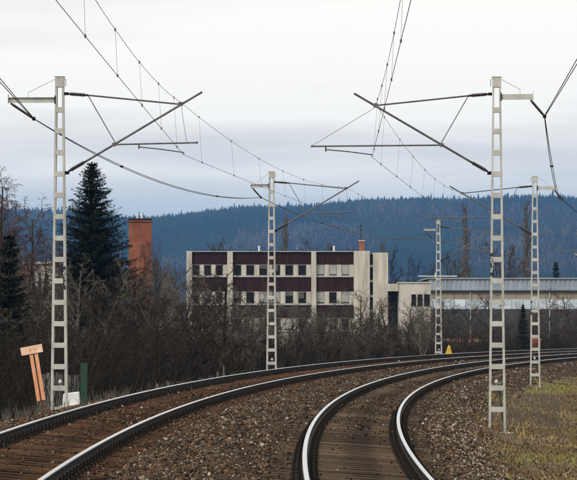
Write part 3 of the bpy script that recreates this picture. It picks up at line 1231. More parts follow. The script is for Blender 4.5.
SHRUB = dict(h=3.2, r0=0.035, lean=0.45, n=[1, 9, 7, 5], seg=[5, 4, 3, 2], wob=[0.10, 0.14, 0.18, 0.2], trop=[0.05, 0.09, 0.06, 0.03],
             start=[0.18, 0.15, 0.15], ang=[0, 0.7, 0.75, 0.7], len=[0, 0.46, 0.5, 0.5], cone=[0, 0.45, 0.4, 0.3], rr=0.55, rmin=0.0045)
TREE = dict(h=5.6, r0=0.11, lean=0.25, n=[1, 13, 8, 5, 3], seg=[6, 5, 4, 3, 2], wob=[0.08, 0.15, 0.18, 0.2, 0.22], trop=[0.03, 0.07, 0.05, 0.03, 0.0],
            start=[0.22, 0.15, 0.15, 0.15], ang=[0, 0.9, 0.8, 0.75, 0.7], len=[0, 0.52, 0.48, 0.48, 0.45], cone=[0, 0.55, 0.4, 0.35, 0.3], rr=0.55, rmin=0.005)
BIRCH = dict(h=8.2, r0=0.12, lean=0.16, n=[1, 24, 10, 9], seg=[7, 5, 4, 4], wob=[0.05, 0.10, 0.14, 0.12], trop=[0.03, 0.05, -0.10, -0.32],
             start=[0.25, 0.2, 0.15], ang=[0, 0.75, 0.7, 0.6], len=[0, 0.34, 0.55, 0.62], cone=[0, 0.6, 0.3, 0.2], rr=0.5, rmin=0.0065, trunk_levels=1)
POPLAR = dict(h=20, r0=0.35, lean=0.05, n=[1, 46, 8, 5], seg=[8, 5, 3, 2], wob=[0.02, 0.06, 0.1, 0.14], trop=[0.03, 0.16, 0.12, 0.06],
              start=[0.08, 0.1, 0.1], ang=[0, 0.42, 0.4, 0.45], len=[0, 0.22, 0.5, 0.5], cone=[0, 0.55, 0.35, 0.3], rr=0.35, rmin=0.035, trunk_levels=1)
TALL = dict(h=11, r0=0.22, lean=0.2, n=[1, 12, 8, 6], seg=[6, 5, 4, 2], wob=[0.06, 0.13, 0.16, 0.2], trop=[0.03, 0.10, 0.07, 0.03],
            start=[0.3, 0.2, 0.15], ang=[0, 0.7, 0.65, 0.65], len=[0, 0.5, 0.46, 0.45], cone=[0, 0.5, 0.4, 0.3], rr=0.5, rmin=0.022)

SH = [make_tree_meshes('shrub', 20 + i, SHRUB, 5 + i % 3, M['bark'], M[['twig', 'twig_dark', 'twig_red', 'twig_dark', 'twig_red', 'twig_pale'][i]]) for i in range(6)]
TR = [make_tree_meshes('tree', 50 + i, TREE, 1 + i % 3, M['bark' if i < 5 else 'twig_pale'], M[['twig_dark', 'twig', 'twig_dark', 'twig_red', 'twig', 'twig_pale'][i]]) for i in range(6)]
BI = [make_tree_meshes('birch', 80 + i, BIRCH, 2, M['bark'], M['twig_birch']) for i in range(2)]
PO = [make_tree_meshes('poplar', 90 + i, POPLAR, 1, M['twig_pale'], M['twig_pale']) for i in range(2)]
TA = [make_tree_meshes('tall', 95 + i, TALL, 1 + i, M['bark'], M[['twig_dark', 'twig_red'][i]]) for i in range(2)]


def left_of_track(x, y):
    """distance to the left of the left-hand track (metres)"""
    yy = min(y, 260.0)
    return xc(yy) - x - S


def gz_at(x, y):
    t = (xc(min(y, 260.0)) - x)
    return float(prof(t)) + float(gz(min(y, 260.0)))


def plant(name, meshes, u, d, vtop, hnat, label, cat, group=None, wide=1.0, x=None):
    """bare tree whose top reaches photo row vtop"""
    P_ = at(u, vtop, d)
    if x is not None:
        P_.x = x
    zb = gz_at(P_.x, d)
    hs = max(0.3, (P_.z - zb) / hnat)
    o = thing(name, (P_.x, d, zb), label, cat, group, random.uniform(0, 6.28))
    k = hs * wide * random.uniform(0.92, 1.1)
    o.scale = (k, k, hs)
    link_mesh('trunk', meshes[0], o)
    link_mesh('crown', meshes[1], o)
    return o


def top_of(meshes):
    z = 0
    for m in meshes:
        if len(m.vertices):
            a = np.empty(len(m.vertices) * 3, np.float32)
            m.vertices.foreach_get('co', a)
            z = max(z, float(np.percentile(a[2::3], 99.7)))
    return z


SHH = [top_of(m) for m in SH]
TRH = [top_of(m) for m in TR]

ANCH = [(8, 'at the left edge'), (24, 'above the orange T board'), (45, 'between the orange board and the nearest left mast'), (70, 'just right of the nearest left mast'),
        (88, 'under the tall spruce'), (108, 'right of the green post'), (130, 'below the brick tower'), (152, 'just right of the brick tower'),
        (172, 'between the brick tower and the office block'), (192, 'at the left corner of the office block'), (212, 'in front of the first window bay'),
        (232, 'in front of the first cream pier'), (252, 'left of the mast before the office block'), (272, 'behind the mast before the office block'),
        (294, 'in front of the middle window bay'), (314, 'in front of the third cream pier'), (334, 'in front of the last window bay'), (354, 'below the cream stair tower'),
        (374, 'below the dark stair slit'), (394, 'below the low concrete wing'), (416, 'left of the small distant mast'), (440, 'behind the small distant mast'),
        (462, 'before the left end of the long hall'), (484, 'behind the tall right-hand mast'), (508, 'between the two right-hand masts'), (530, 'behind the second right-hand mast'),
        (552, 'before the hall downpipe'), (574, 'at the right edge before the hall')]


def anchor(u):
    return min(ANCH, key=lambda a: abs(a[0] - u))[1]


USED = set()


def uniq(base, u):
    a = anchor(u)
    for adj in ('', 'smaller ', 'fine-twigged ', 'spreading ', 'crooked ', 'slender '):
        l = (adj + base + ' ' + a)
        if l not in USED:
            USED.add(l)
            return l
    return base + ' ' + a


rnd = random.Random(3)
# front row of shrubs close behind the left-hand track
u = -6
i = 0
while u < 425:
    d = 100 + 60 * max(0, min(1, (u - 40) / 350)) + rnd.uniform(-4, 6)
    if u > 250:
        d += 14
    vt = rnd.uniform(300, 322) if u < 190 else (rnd.uniform(318, 332) if u < 280 else rnd.uniform(305, 322))
    j = rnd.choice([0, 1, 1, 3, 1, 3, 5]) if u < 280 else rnd.choice([0, 2, 4, 5, 1])
    plant('bare_shrub', SH[j], u, d, vt, SHH[j], uniq('low bare shrub', u), 'shrub', 'bare lineside shrubs', 1.15)
    u += rnd.uniform(11, 16)
# second row: small bare trees
u = -10
while u < 430:
    d = 150 + rnd.uniform(-14, 18) + (22 if u > 300 else 0)
    if u < 60:
        vt = rnd.uniform(262, 285)
    elif u < 125:
        vt = rnd.uniform(252, 272)
    elif u < 185:
        vt = rnd.uniform(256, 275)
    elif u < 230:
        vt = rnd.uniform(262, 290)
    elif u < 290:
        vt = rnd.uniform(295, 312)
    else:
        vt = rnd.uniform(286, 306)
    j = rnd.choice([0, 2, 5, 2, 1]) if u < 280 else rnd.choice([1, 3, 4, 5])
    plant('bare_tree', TR[j], u, d, vt, TRH[j], uniq('bare thicket tree', u), 'tree', 'bare trees of the thicket', 1.0 if u < 190 else 1.1)
    u += rnd.uniform(13, 19)
# third row, denser, farther back
u = 0
while u < 430:
    d = 205 + rnd.uniform(-14, 20)
    vt = rnd.uniform(265, 285) if u < 180 else rnd.uniform(300, 318)
    j = rnd.randrange(5)
    plant('bare_tree', TR[j], u, d, vt, TRH[j], uniq('distant bare tree', u), 'tree', 'bare trees of the thicket', 1.1)
    u += rnd.uniform(17, 25)
# right-hand belt before the hall
u = 432
while u < 596:
    d = 262 + rnd.uniform(-12, 25) + max(0, u - 500) * 0.25
    vt = rnd.uniform(290, 312)
    j = rnd.choice([0, 2, 1, 3, 4, 3])
    plant('bare_tree', TR[j], u, d, vt, TRH[j], uniq('dark bare tree', u), 'tree', 'bare trees before the hall', 1.25)
    u += rnd.uniform(9, 14)
u = 436
while u < 596:
    d = 246 + rnd.uniform(-6, 8) + max(0, u - 480) * 0.30
    j = rnd.choice([1, 3, 2, 4])
    plant('bare_shrub', SH[j], u, d, rnd.uniform(318, 332), SHH[j], uniq('low dark shrub beyond the rails', u), 'shrub', 'bare shrubs before the hall', 1.5)
    u += rnd.uniform(9, 14)
plant('bare_tree', TR[3], 572, 252, 288, TRH[3], 'reddish bare tree rising highest at the right edge', 'tree', 'bare trees before the hall', 1.1)
plant('bare_tree', TR[0], 214, 120, 258, TRH[0], 'dark gnarled bare tree crossing the left windows of the office block', 'tree', None, 1.35)
plant('bare_tree', TR[2], 183, 128, 276, TRH[2], 'bare tree leaning before the left end of the office block', 'tree', None, 1.2)

# birches
BH = [top_of(m) for m in BI]
plant('birch_tree', BI[0], -6, 150, 172, BH[0], 'tall reddish weeping birch at the left edge', 'birch', 'weeping birches', 0.95)
plant('birch_tree', BI[1], 9, 158, 200, BH[1], 'middle weeping birch between the tall and the lower one', 'birch', 'weeping birches', 1.0)
plant('birch_tree', BI[1], 24, 165, 238, BH[1], 'lower weeping birch beside the tall one at the left edge', 'birch', 'weeping birches', 1.0)
plant('birch_tree', BI[1], 147, 215, 240, BH[1], 'slim pale birch standing before the brick tower', 'birch', 'weeping birches', 0.45)
# poplars and crowns behind the buildings
PH = [top_of(m) for m in PO]
plant('poplar_tree', PO[0], 467, 560, 203, PH[0], 'tall bare columnar poplar left of the tall right-hand mast', 'poplar', 'bare poplars behind the hall', 0.85)
plant('poplar_tree', PO[1], 526, 570, 201, PH[1], 'bare columnar poplar left of the second right-hand mast', 'poplar', 'bare poplars behind the hall', 0.8)
plant('poplar_tree', PO[1], 284, 600, 214, PH[1], 'bare poplar peeping over the office roof beside the middle mast', 'poplar', 'bare poplars behind the hall', 0.7)
TAH = [top_of(m) for m in TA]
for u, d, vt, j, lb in ((390, 470, 246, 0, 'dark forked tree right of the stair tower'), (412, 480, 254, 0, 'dark bare tree above the low concrete wing'),
                        (428, 500, 262, 0, 'slender bare tree left of the small distant mast'), (378, 460, 242, 1, 'reddish bare crown behind the roof chimney'),
                        (215, 460, 240, 1, 'reddish bare crown above the left roof of the office block'), (232, 470, 244, 1, 'low reddish crown above the first cream pier'),
                        (323, 450, 238, 1, 'reddish bare crown above the roof right of the middle mast'), (448, 520, 252, 1, 'bare crown behind the left end of the hall'),
                        (503, 520, 240, 1, 'bare crown between the two right-hand masts'), (160, 330, 262, 1, 'reddish bare crown right of the brick tower')):
    plant('bare_tree', TA[j], u, d, vt, TAH[j], lb, 'tree', 'bare trees behind the roofs', 0.8)


# ------------------------------------------------------------------ spruces
def spruce_meshes(seed, h, rbase, mneedle, whorls=44):
    r = random.Random(seed)
    tb = MB().tube([(0, 0, -0.5), (0, 0, h * 0.5), (0, 0, h)], [0.02 * h * 0.9, 0.010 * h, 0.01], 7)
    V, Fc = [], []

    def spray(p, d, ln, wd):
        d = d.normalized()
        s_ = d.cross(Vector((0, 0, 1)))
        if s_.length < 1e-3:
            s_ = Vector((1, 0, 0))
        s_.normalize()
        tilt = Vector((r.gauss(0, .3), r.gauss(0, .3), r.gauss(0, .3)))
        s_ = (s_ + tilt).normalized()
        k = len(V)
        V.extend([tuple(p), tuple(p + d * ln * 0.55 + s_ * wd), tuple(p + d * ln), tuple(p + d * ln * 0.45 - s_ * wd)])
        Fc.append((k, k + 1, k + 2, k + 3))
    for w_ in range(whorls):
        f = (w_ + r.random() * 0.6) / whorls
        z = h * (0.06 + 0.94 * f)
        R_ = rbase * (1 - f) ** 0.80 * r.uniform(0.78, 1.12) + 0.05
        nb = r.randint(11, 15)
        a0 = r.uniform(0, 6.28)
        for b in range(nb):
            a = a0 + 2 * PI * b / nb + r.uniform(-0.3, 0.3)
            L_ = R_ * r.choice([0.55, 0.8, 0.95, 1.0, 1.15, 1.25])
            droop = -0.28 + 0.55 * f
            d = Vector((math.cos(a), math.sin(a), droop + r.uniform(-0.1, 0.1))).normalized()
            p = Vector((0, 0, z))
            tb.tube([p, p + d * L_ * 0.8], [0.02, 0.006], 3, False)
            ns = max(4, int(L_ / 0.085))
            for k in range(ns):
                g = (k + 1) / ns
                if g < 0.12:
                    continue
                q = p + d * L_ * g
                q.z += 0.16 * L_ * max(0, g - 0.6) * 1.5
                for sgn in (-1, 1):
                    da = a + sgn * r.uniform(0.45, 1.1)
                    sd_ = Vector((math.cos(da), math.sin(da), droop - 0.25 + r.uniform(-0.35, 0.25)))
                    ln = (0.20 + 0.36 * L_ * (1 - g) * 0.5) * r.uniform(0.7, 1.3)
                    spray(q, sd_, ln, 0.034 + 0.022 * r.random())
                if r.random() < 0.75:
                    spray(q, Vector((math.cos(a) * 0.4, math.sin(a) * 0.4, -1)), r.uniform(0.14, 0.34), 0.03)
            spray(p + d * L_ * 0.97, d + Vector((0, 0, 0.35)), r.uniform(0.16, 0.30), 0.035)
    for k in range(8):
        spray(Vector((0, 0, h * (0.965 + 0.004 * k))), Vector((r.gauss(0, .5), r.gauss(0, .5), 1.2)), 0.22, 0.03)
    m = bpy.data.meshes.new('crown')
    m.from_pydata(V, [], Fc)
    m.materials.append(mneedle)
    return tb.mesh('trunk', M['bark'], True), m


def spruce(u, d, vtop, vw, meshes, hnat, label):
    P_ = at(u, vtop, d)
    zb = gz_at(P_.x, d)
    o = thing('spruce_tree', (P_.x, d, zb), label, 'spruce', None, random.uniform(0, 6))
    k = (P_.z - zb) / hnat
    o.scale = (k * vw, k * vw, k)
    link_mesh('trunk', meshes[0], o)
    link_mesh('crown', meshes[1], o)


SP = spruce_meshes(4, 12.0, 3.6, M['needle'], 66)
SP2 = spruce_meshes(9, 7.0, 1.5, M['needle2'], 30)
spruce(92, 190, 163, 1.0, SP, 12.0, 'tall dark spruce between the nearest left mast and the brick tower')
spruce(9, 128, 236, 1.0, SP2, 7.0, 'small dark spruce at the left edge below the birch')
spruce(523, 240, 305, 0.75, SP2, 7.0, 'small dark conifer before the hall between the right-hand masts')
spruce(556, 480, 262, 0.7, SP2, 7.0, 'little conifer tip above the hall roof at the right')
spruce(492, 480, 268, 0.6, SP2, 7.0, 'little conifer tip above the hall roof behind the tall mast')


# ------------------------------------------------------------------ undergrowth behind the left-hand track
def undergrowth():
    r = random.Random(17)
    b = MB()
    for i in range(10000):
        y = 75 + 228 * r.random() ** 0.85
        t = S + 4.2 + 26 * r.random() ** 1.4
        z = float(prof(t))
        p0 = pt(t, y, z - 0.05)
        h = r.uniform(0.5, 2.6) * (0.6 + 0.8 * r.random()) * (1.0 + 0.35 * max(0, y - 200) / 100)
        a = r.uniform(0, 6.28)
        ln = r.uniform(0.1, 0.7)
        d = Vector((math.cos(a) * ln, math.sin(a) * ln, 1)) * h
        mid = p0 + d * 0.5 + Vector((r.gauss(0, .08), r.gauss(0, .08), 0.05))
        tip = p0 + d + Vector((r.gauss(0, .15), r.gauss(0, .15), 0))
        b.tube([p0, mid, tip], [0.014, 0.010, 0.005], 3, False)
        for _ in range(3):
            q = p0.lerp(tip, r.uniform(0.35, 0.9))
            b.tube([q, q + Vector((r.gauss(0, .3), r.gauss(0, .3), r.uniform(0.05, 0.5))) * h * 0.4], [0.008, 0.004], 3, False)
    o = b.build('undergrowth', M['brush'])
    tag(o, 'tangled dark brushwood filling the thicket behind the tracks', 'undergrowth', kind='stuff')


undergrowth()

# ================================================================== office block
def rect(b, D, u0, u1, v0, v1, y0, y1):
    """box covering photo rectangle on the plane at depth D, running from depth y0 to y1"""
    a = at(u0, v1, D)
    c = at(u1, v0, D)
    b.quadbox(((a.x + c.x) / 2, (y0 + y1) / 2, (a.z + c.z) / 2), (c.x - a.x, y1 - y0, c.z - a.z))
    return b


def office():
    D = 390.0
    A = at(187, 252, D)
    B_ = at(388, 252, D)
    base = -1.9
    root = thing('office_block', (0, 0, 0), 'three-storey office block with maroon panels, cream piers and a stair tower', 'office block')
    loc = Vector((at(270, 300, D).x, D, base))
    root.location = loc
    inv = Matrix.Translation(-loc)

    def put(b, name, m, parent=None, **k):
        o = b.build(name, m, parent or root, **k)
        if parent is None:
            o.matrix_parent_inverse = inv
        else:
            o.matrix_parent_inverse = Matrix.Identity(4)
        return o

    def zrow(v):
        return at(0, v, D).z
    xl, xr = at(187, 0, D).x, at(356, 0, D).x
    # carcass set back behind the facade skin
    b = MB().quadbox(((xl + xr) / 2 + 0.1, D + 7.5, (base + zrow(253)) / 2), (xr - xl - 0.3, 14.4, zrow(253) - base))
    put(b, 'wall', M['cream'])
    b = MB().quadbox(((xl + xr) / 2, D + 7.4, zrow(252.0) + 0.06), (xr - xl + 0.2, 15.3, 0.12))
    put(b, 'roof', M['roofing'])
    for u0, u1 in ((186.8, 192.2), (227.4, 232.9), (311.2, 316.2)):
        b = MB()
        a, c = at(u0, 0, D), at(u1, 0, D)
        b.quadbox(((a.x + c.x) / 2, D - 0.05, (base + zrow(251.4)) / 2), (c.x - a.x, 0.70, zrow(251.4) - base))
        put(b, 'pier', M['cream'], bevel=0.02)
    bays = ((192.4, 227.2, 3), (233.1, 311.0, 6), (316.4, 353.6, 3))
    rows = ((264.6, 275.8), (291.6, 303.8), (318.2, 330.5))
    panels = ((252.5, 264.2, 'maroon'), (277.4, 291.2, 'maroon'), (305.2, 317.6, 'maroon2'))
    blinds = {(0, 2, 0), (0, 2, 1), (0, 2, 2), (1, 1, 2), (1, 1, 3), (1, 2, 0), (1, 2, 2), (2, 1, 1), (2, 1, 4)}
    for bi, (u0, u1, n) in enumerate(bays):
        for pi_, (v0, v1, mk) in enumerate(panels):
            # spandrel panel split into narrow sheets
            a, c = at(u0, 0, D), at(u1, 0, D)
            ns = n * 2
            wd = (c.x - a.x) / ns
            for k in range(ns):
                b = MB().quadbox((a.x + wd * (k + 0.5), D + 0.14 + 0.004 * ((k * 7 + pi_) % 3), (zrow(v0) + zrow(v1)) / 2), (wd - 0.018, 0.12, zrow(v0) - zrow(v1)))
                put(b, 'spandrel_panel', M['maroon2'] if (mk == 'maroon2' or (k * 5 + bi * 3 + pi_) % 7 == 0) else M['maroon'])
        for ri, (v0, v1) in enumerate(rows):
            a, c = at(u0, 0, D), at(u1, 0, D)
            pw_ = (c.x - a.x) / n
            # sill
            b = MB().quadbox(((a.x + c.x) / 2, D + 0.07, zrow(v1 + 0.75)), (c.x - a.x - 0.01, 0.36, 0.13))
            put(b, 'sill', M['sill'])
            for k in range(n):
                x0 = a.x + pw_ * k
                gw = pw_ * 0.655
                # cream mullion panel between windows
                if k < n - 1 or True:
                    mx0 = x0 + gw
                    mwid = pw_ - gw if k < n - 1 else max(0.05, pw_ - gw)
                    b = MB().quadbox((mx0 + mwid / 2, D + 0.17, (zrow(v0) + zrow(v1)) / 2), (mwid - 0.01, 0.14, zrow(v0) - zrow(v1)))
                    put(b, 'mullion_panel', M['cream'])
                zc_, hh = (zrow(v0) + zrow(v1)) / 2, zrow(v0) - zrow(v1)
                fr = MB()
                xm = x0 + gw / 2
                fw = 0.055
                fr.quadbox((xm, D + 0.21, zrow(v0) - fw / 2 - 0.01), (gw - 0.012, 0.07, fw))
                fr.quadbox((xm, D + 0.21, zrow(v1) + fw / 2 + 0.02), (gw - 0.012, 0.07, fw))
                fr.quadbox((x0 + fw / 2 + 0.006, D + 0.2115, zc_), (fw, 0.07, hh - 2 * fw - 0.04))
                fr.quadbox((x0 + gw - fw / 2 - 0.006, D + 0.2115, zc_), (fw, 0.07, hh - 2 * fw - 0.04))
                fo = put(fr, 'window', M['frame'])
                bl = (ri, bi, k) in blinds
                g = MB().quadbox((xm, D + 0.225, zc_), (gw - 2 * fw - 0.02, 0.02, hh - 2 * fw - 0.04))
                gp = put(g, 'pane', M['glass'], fo)
                hv = (ri * 31 + bi * 17 + k * 7) % 5
                if not bl and hv in (1, 3):
                    fr_ = 0.30 if hv == 1 else 0.5
                    g2 = MB().quadbox((xm - (0.12 if hv == 3 else 0), D + 0.2095, zc_ + hh * (0.46 - fr_ / 2)), (gw - 2 * fw - 0.06 - (0.24 if hv == 3 else 0), 0.008, hh * fr_))
                    put(g2, 'blind', M['curtain'], fo)
                if bl:
                    g2 = MB().quadbox((xm, D + 0.2095, zc_ + hh * 0.04), (gw - 2 * fw - 0.06, 0.008, hh * 0.80))
                    put(g2, 'blind', M['blind'], fo)
    # low ground-floor wall
    a, c = at(192.4, 0, D), at(353.6, 0, D)
    b = MB().quadbox(((a.x + c.x) / 2, D + 0.20, (base + zrow(331.8)) / 2), (c.x - a.x, 0.2, zrow(331.8) - base))
    put(b, 'plinth', M['cream2'])
    # stair tower: two cream blocks either side of a dark glazed slit
    for u0, u1, vt in ((353.6, 369.6, 251.0), (372.8, 387.8, 252.6)):
        a, c = at(u0, 0, D), at(u1, 0, D)
        b = MB().quadbox(((a.x + c.x) / 2, D + 4.4, (base + zrow(vt)) / 2), (c.x - a.x, 9.4, zrow(vt) - base))
        put(b, 'stair_tower', M['cream'], bevel=0.02)
    a, c = at(369.7, 0, D), at(372.7, 0, D)
    b = MB().quadbox(((a.x + c.x) / 2, D + 4.7, (base + zrow(254)) / 2), (c.x - a.x, 8.6, zrow(254) - base))
    put(b, 'stair_slit', M['glass'])
    for v in (266, 281, 296, 311):
        b = MB().quadbox(((a.x + c.x) / 2, D + 0.25, zrow(v)), (c.x - a.x - 0.01, 0.25, 0.28))
        put(b, 'slit_slab', M['cream'])
    # chimney, aerial and vents on the roof
    a, c = at(359.6, 250.9, D), at(365.0, 240.5, D)
    ch = put(MB().quadbox(((a.x + c.x) / 2, D + 3, (a.z + c.z) / 2), (c.x - a.x, 0.6, c.z - a.z)), 'chimney', M['brick'])
    put(MB().quadbox(((a.x + c.x) / 2, D + 3, c.z + 0.05), (c.x - a.x + 0.12, 0.72, 0.1)), 'chimney_cap', M['sill'], ch)
    p0, p1 = at(361.4, 241, D), at(361.4, 222.5, D)
    ae = put(MB().tube([(p0.x, D + 2.9, p0.z), (p1.x, D + 2.9, p1.z)], 0.045, 5).quadbox((p1.x, D + 2.9, p1.z - 0.4), (0.9, 0.05, 0.05)).quadbox((p1.x, D + 2.9, p1.z - 0.8), (0.6, 0.05, 0.05)), 'aerial', M['iron'])
    for uu in (258.8, 334.0):
        q = at(uu, 251.6, D)
        put(MB().tube([(q.x, D + 2, q.z - 0.1), (q.x, D + 2, q.z + 0.62)], 0.10, 8).tube([(q.x, D + 2, q.z + 0.60), (q.x, D + 2, q.z + 0.72)], 0.15, 8), 'roof_vent', M['plate_white'])


office()


def wing():
    D = 384.0
    base = -1.9
    loc = Vector((at(410, 0, D).x, D, base))
    root = thing('concrete_wing', loc, 'low flat-roofed concrete wing between the stair tower and the hall', 'building')
    inv = Matrix.Translation(-loc)

    def zr(v):
        return at(0, v, D).z

    def put(b, name, m, parent=None, **k):
        o = b.build(name, m, parent or root, **k)
        o.matrix_parent_inverse = inv if parent is None else Matrix.Identity(4)
        return o
    a, c = at(399.6, 0, D), at(430.6, 0, D)
    put(MB().quadbox(((a.x + c.x) / 2, D + 5, (zr(283.2) + base) / 2), (c.x - a.x, 9.6, zr(283.2) - base)), 'wall', M['cream2'])
    put(MB().quadbox(((a.x + c.x) / 2, D + 5, zr(282.6)), (c.x - a.x + 0.3, 9.9, 0.14)), 'roof', M['sill'])
    a2 = at(388.2, 0, D)
    put(MB().quadbox(((a2.x + a.x) / 2 - 0.02, D + 6, (zr(283.6) + zr(291)) / 2), (a.x - a2.x - 0.05, 6, zr(283.6) - zr(291))), 'canopy', M['cream'])
    put(MB().quadbox(((a2.x + a.x) / 2 - 0.02, D + 8.5, (base + zr(291.2)) / 2), (a.x - a2.x - 0.05, 1, zr(291.2) - base)), 'recess', M['grey_wall'])
    for u0, u1 in ((410.9, 416.2), (417.0, 422.6), (423.4, 429.9)):
        x0, x1 = at(u0, 0, D).x, at(u1, 0, D).x
        wn = put(MB().quadbox(((x0 + x1) / 2, D + 0.19, (zr(294) + zr(306.5)) / 2), (x1 - x0, 0.08, zr(294) - zr(306.5))), 'window', M['frame'])
        put(MB().quadbox(((x0 + x1) / 2, D + 0.14, (zr(294) + zr(306.5)) / 2), (x1 - x0 - 0.1, 0.04, zr(294) - zr(306.5) - 0.1)), 'pane', M['glass'], wn)


wing()


def hall():
    D = 425.0
    base = -1.9
    loc = Vector((at(510, 0, D).x, D, base))
    root = thing('industrial_hall', loc, 'long industrial hall with ribbed blue-grey fascia and pale glazing band', 'industrial hall')
    inv = Matrix.Translation(-loc)

    def zr(v):
        return at(0, v, D).z

    def put(b, name, m, parent=None, **k):
        o = b.build(name, m, parent or root, **k)
        o.matrix_parent_inverse = inv if parent is None else Matrix.Identity(4)
        return o
    x0, x1 = at(428.5, 0, D).x, at(640, 0, D).x
    xm, wd = (x0 + x1) / 2, x1 - x0
    put(MB().quadbox((xm, D + 15.2, (base + zr(280)) / 2), (wd - 0.4, 30, zr(280) - base)), 'wall', M['tan'])
    # ribbed fascia: individual sheets
    n = int(wd / 0.62)
    for k in range(n):
        xa = x0 + wd * k / n
        xb = x0 + wd * (k + 1) / n
        b = MB().hexa([(xa + 0.01, D - 0.30, zr(290.3)), (xb - 0.01, D - 0.30, zr(290.3)), (xb - 0.01, D - 0.1, zr(290.3)), (xa + 0.01, D - 0.1, zr(290.3)),
                       (xa + 0.01, D - 0.22, zr(279)), (xb - 0.01, D - 0.22, zr(279)), (xb - 0.01, D - 0.02, zr(279)), (xa + 0.01, D - 0.02, zr(279))])
        w3 = (xb - xa) / 3
        b.quadbox((xa + w3 * 1.5, D - 0.31, (zr(279) + zr(290.3)) / 2), (w3, 0.10, zr(279) - zr(290.3) - 0.02))
        put(b, 'fascia_sheet', M['blue_metal'])
    put(MB().quadbox((xm, D + 14.9, zr(278.4)), (wd + 0.3, 31.0, 0.16)), 'roof', M['roofing'])
    put(MB().quadbox((xm, D - 0.16, zr(291.0)), (wd, 0.34, 0.12)), 'gutter', M['grey_wall'])
    # pale glazing band in panes
    n = int(wd / 1.55)
    for k in range(n):
        xa = x0 + 0.3 + (wd - 0.6) * k / n
        xb = x0 + 0.3 + (wd - 0.6) * (k + 1) / n
        put(MB().quadbox(((xa + xb) / 2, D + 0.12, (zr(299.4) + zr(309)) / 2), (xb - xa - 0.05, 0.12, zr(299.4) - zr(309))), 'pane', M['glaze'])
    put(MB().quadbox((xm, D + 0.10, (zr(309.3) + base) / 2), (wd - 0.5, 0.14, zr(309.3) - base)), 'lower_wall', M['grey_wall'])
    for uu in (549.0, 470.0):
        q = at(uu, 0, D).x
        put(MB().tube([(q, D - 0.02, zr(291)), (q, D - 0.02, base)], 0.07, 6), 'downpipe', M['sill'])
    q = at(436, 277.8, D)
    put(MB().quadbox((q.x + 0.3, D + 2, q.z + 0.25), (5.2, 0.2, 0.10)).tube([(q.x, D + 2, q.z - 0.3), (q.x, D + 2, q.z + 0.7)], 0.05, 5), 'roof_rail', M['plate_white'])


hall()


def brick_tower():
    D = 400.0
    base = -1.9
    a, c = at(127.6, 219.6, D), at(151.4, 219.6, D)
    wd = c.x - a.x
    cx_ = (a.x + c.x) / 2
    root = thing('brick_tower', (cx_, D + wd / 2, base), 'square red brick tower rising right of the spruce', 'brick tower')
    h = a.z - base
    M2 = Matrix.Rotation(math.radians(5), 4, 'Z')
    wd *= 0.93
    MB().quadbox((0, 0, h / 2), (wd, wd, h), M2).build('wall', M['brick'], root)
    MB().quadbox((0, 0, h + 0.06), (wd + 0.14, wd + 0.14, 0.16), M2).quadbox((0, 0, h - 0.32), (wd + 0.06, wd + 0.06, 0.10), M2).build('coping', M['iron'], root)
    for dx in (-0.28, 0.28):
        MB().tube([(dx - 0.05, 0, h + 0.1), (dx - 0.05, 0, h + 0.62)], 0.10, 8).tube([(dx - 0.05, 0, h + 0.60), (dx - 0.05, 0, h + 0.72)], [0.17, 0.15], 8).build('chimney_pot', M['plate_white'], root)
    MB().tube([(wd / 2 + 0.06, -wd / 2 + 0.3, h - 0.2), (wd / 2 + 0.06, -wd / 2 + 0.3, 0)], 0.035, 5).build('conductor_rod', M['iron'], root)


brick_tower()


def house(label, u0, u1, v0, v1, D, wallm, roofm, gable=False, wins=()):
    base = gz_at(at(u0, 0, D).x, D)
    if D > 1000:                        # stands on the hill where the slope meets this line of sight
        um = (u0 + u1) / 2
        D = min(range(3700, 6800, 20), key=lambda y: abs(float(hill_z(np.float64(at(um, v1, y).x), np.float64(y))) + 8 - at(um, v1, y).z))
        base = at(um, v1, D).z - 4
    a, c = at(u0, v0, D), at(u1, v0, D)
    wd = c.x - a.x
    h = a.z - base
    root = thing('house', ((a.x + c.x) / 2, D + 4, base), label, 'house')
    MB().quadbox((0, 0, h / 2), (wd, 8, h)).build('wall', wallm, root)
    if gable:
        rh = wd * 0.28
        e = wd / 2 + 0.3
        b = MB()
        for sgn in (-1, 1):
            b.hexa([(-e, sgn * 4.4, h - 0.15), (e, sgn * 4.4, h - 0.15), (e, 0, h + rh), (-e, 0, h + rh), (-e, sgn * 4.4, h + 0.03), (e, sgn * 4.4, h + 0.03), (e, 0, h + rh + 0.18), (-e, 0, h + rh + 0.18)])
        b.build('roof', roofm, root)
    else:
        MB().quadbox((0, 0, h + 0.10), (wd + 0.6, 8.6, 0.22)).build('roof', roofm, root)
    for (f0, f1, g0, g1) in wins:
        x0, x1 = -wd / 2 + wd * f0, -wd / 2 + wd * f1
        z0, z1 = h * g0, h * g1
        wn = MB().quadbox(((x0 + x1) / 2, -4.02, (z0 + z1) / 2), (x1 - x0, 0.08, z1 - z0)).build('window', M['frame'], root)
        MB().quadbox(((x0 + x1) / 2, -4.06, (z0 + z1) / 2), (x1 - x0 - 0.16, 0.06, z1 - z0 - 0.16)).build('pane', M['glass'], wn)
    return root


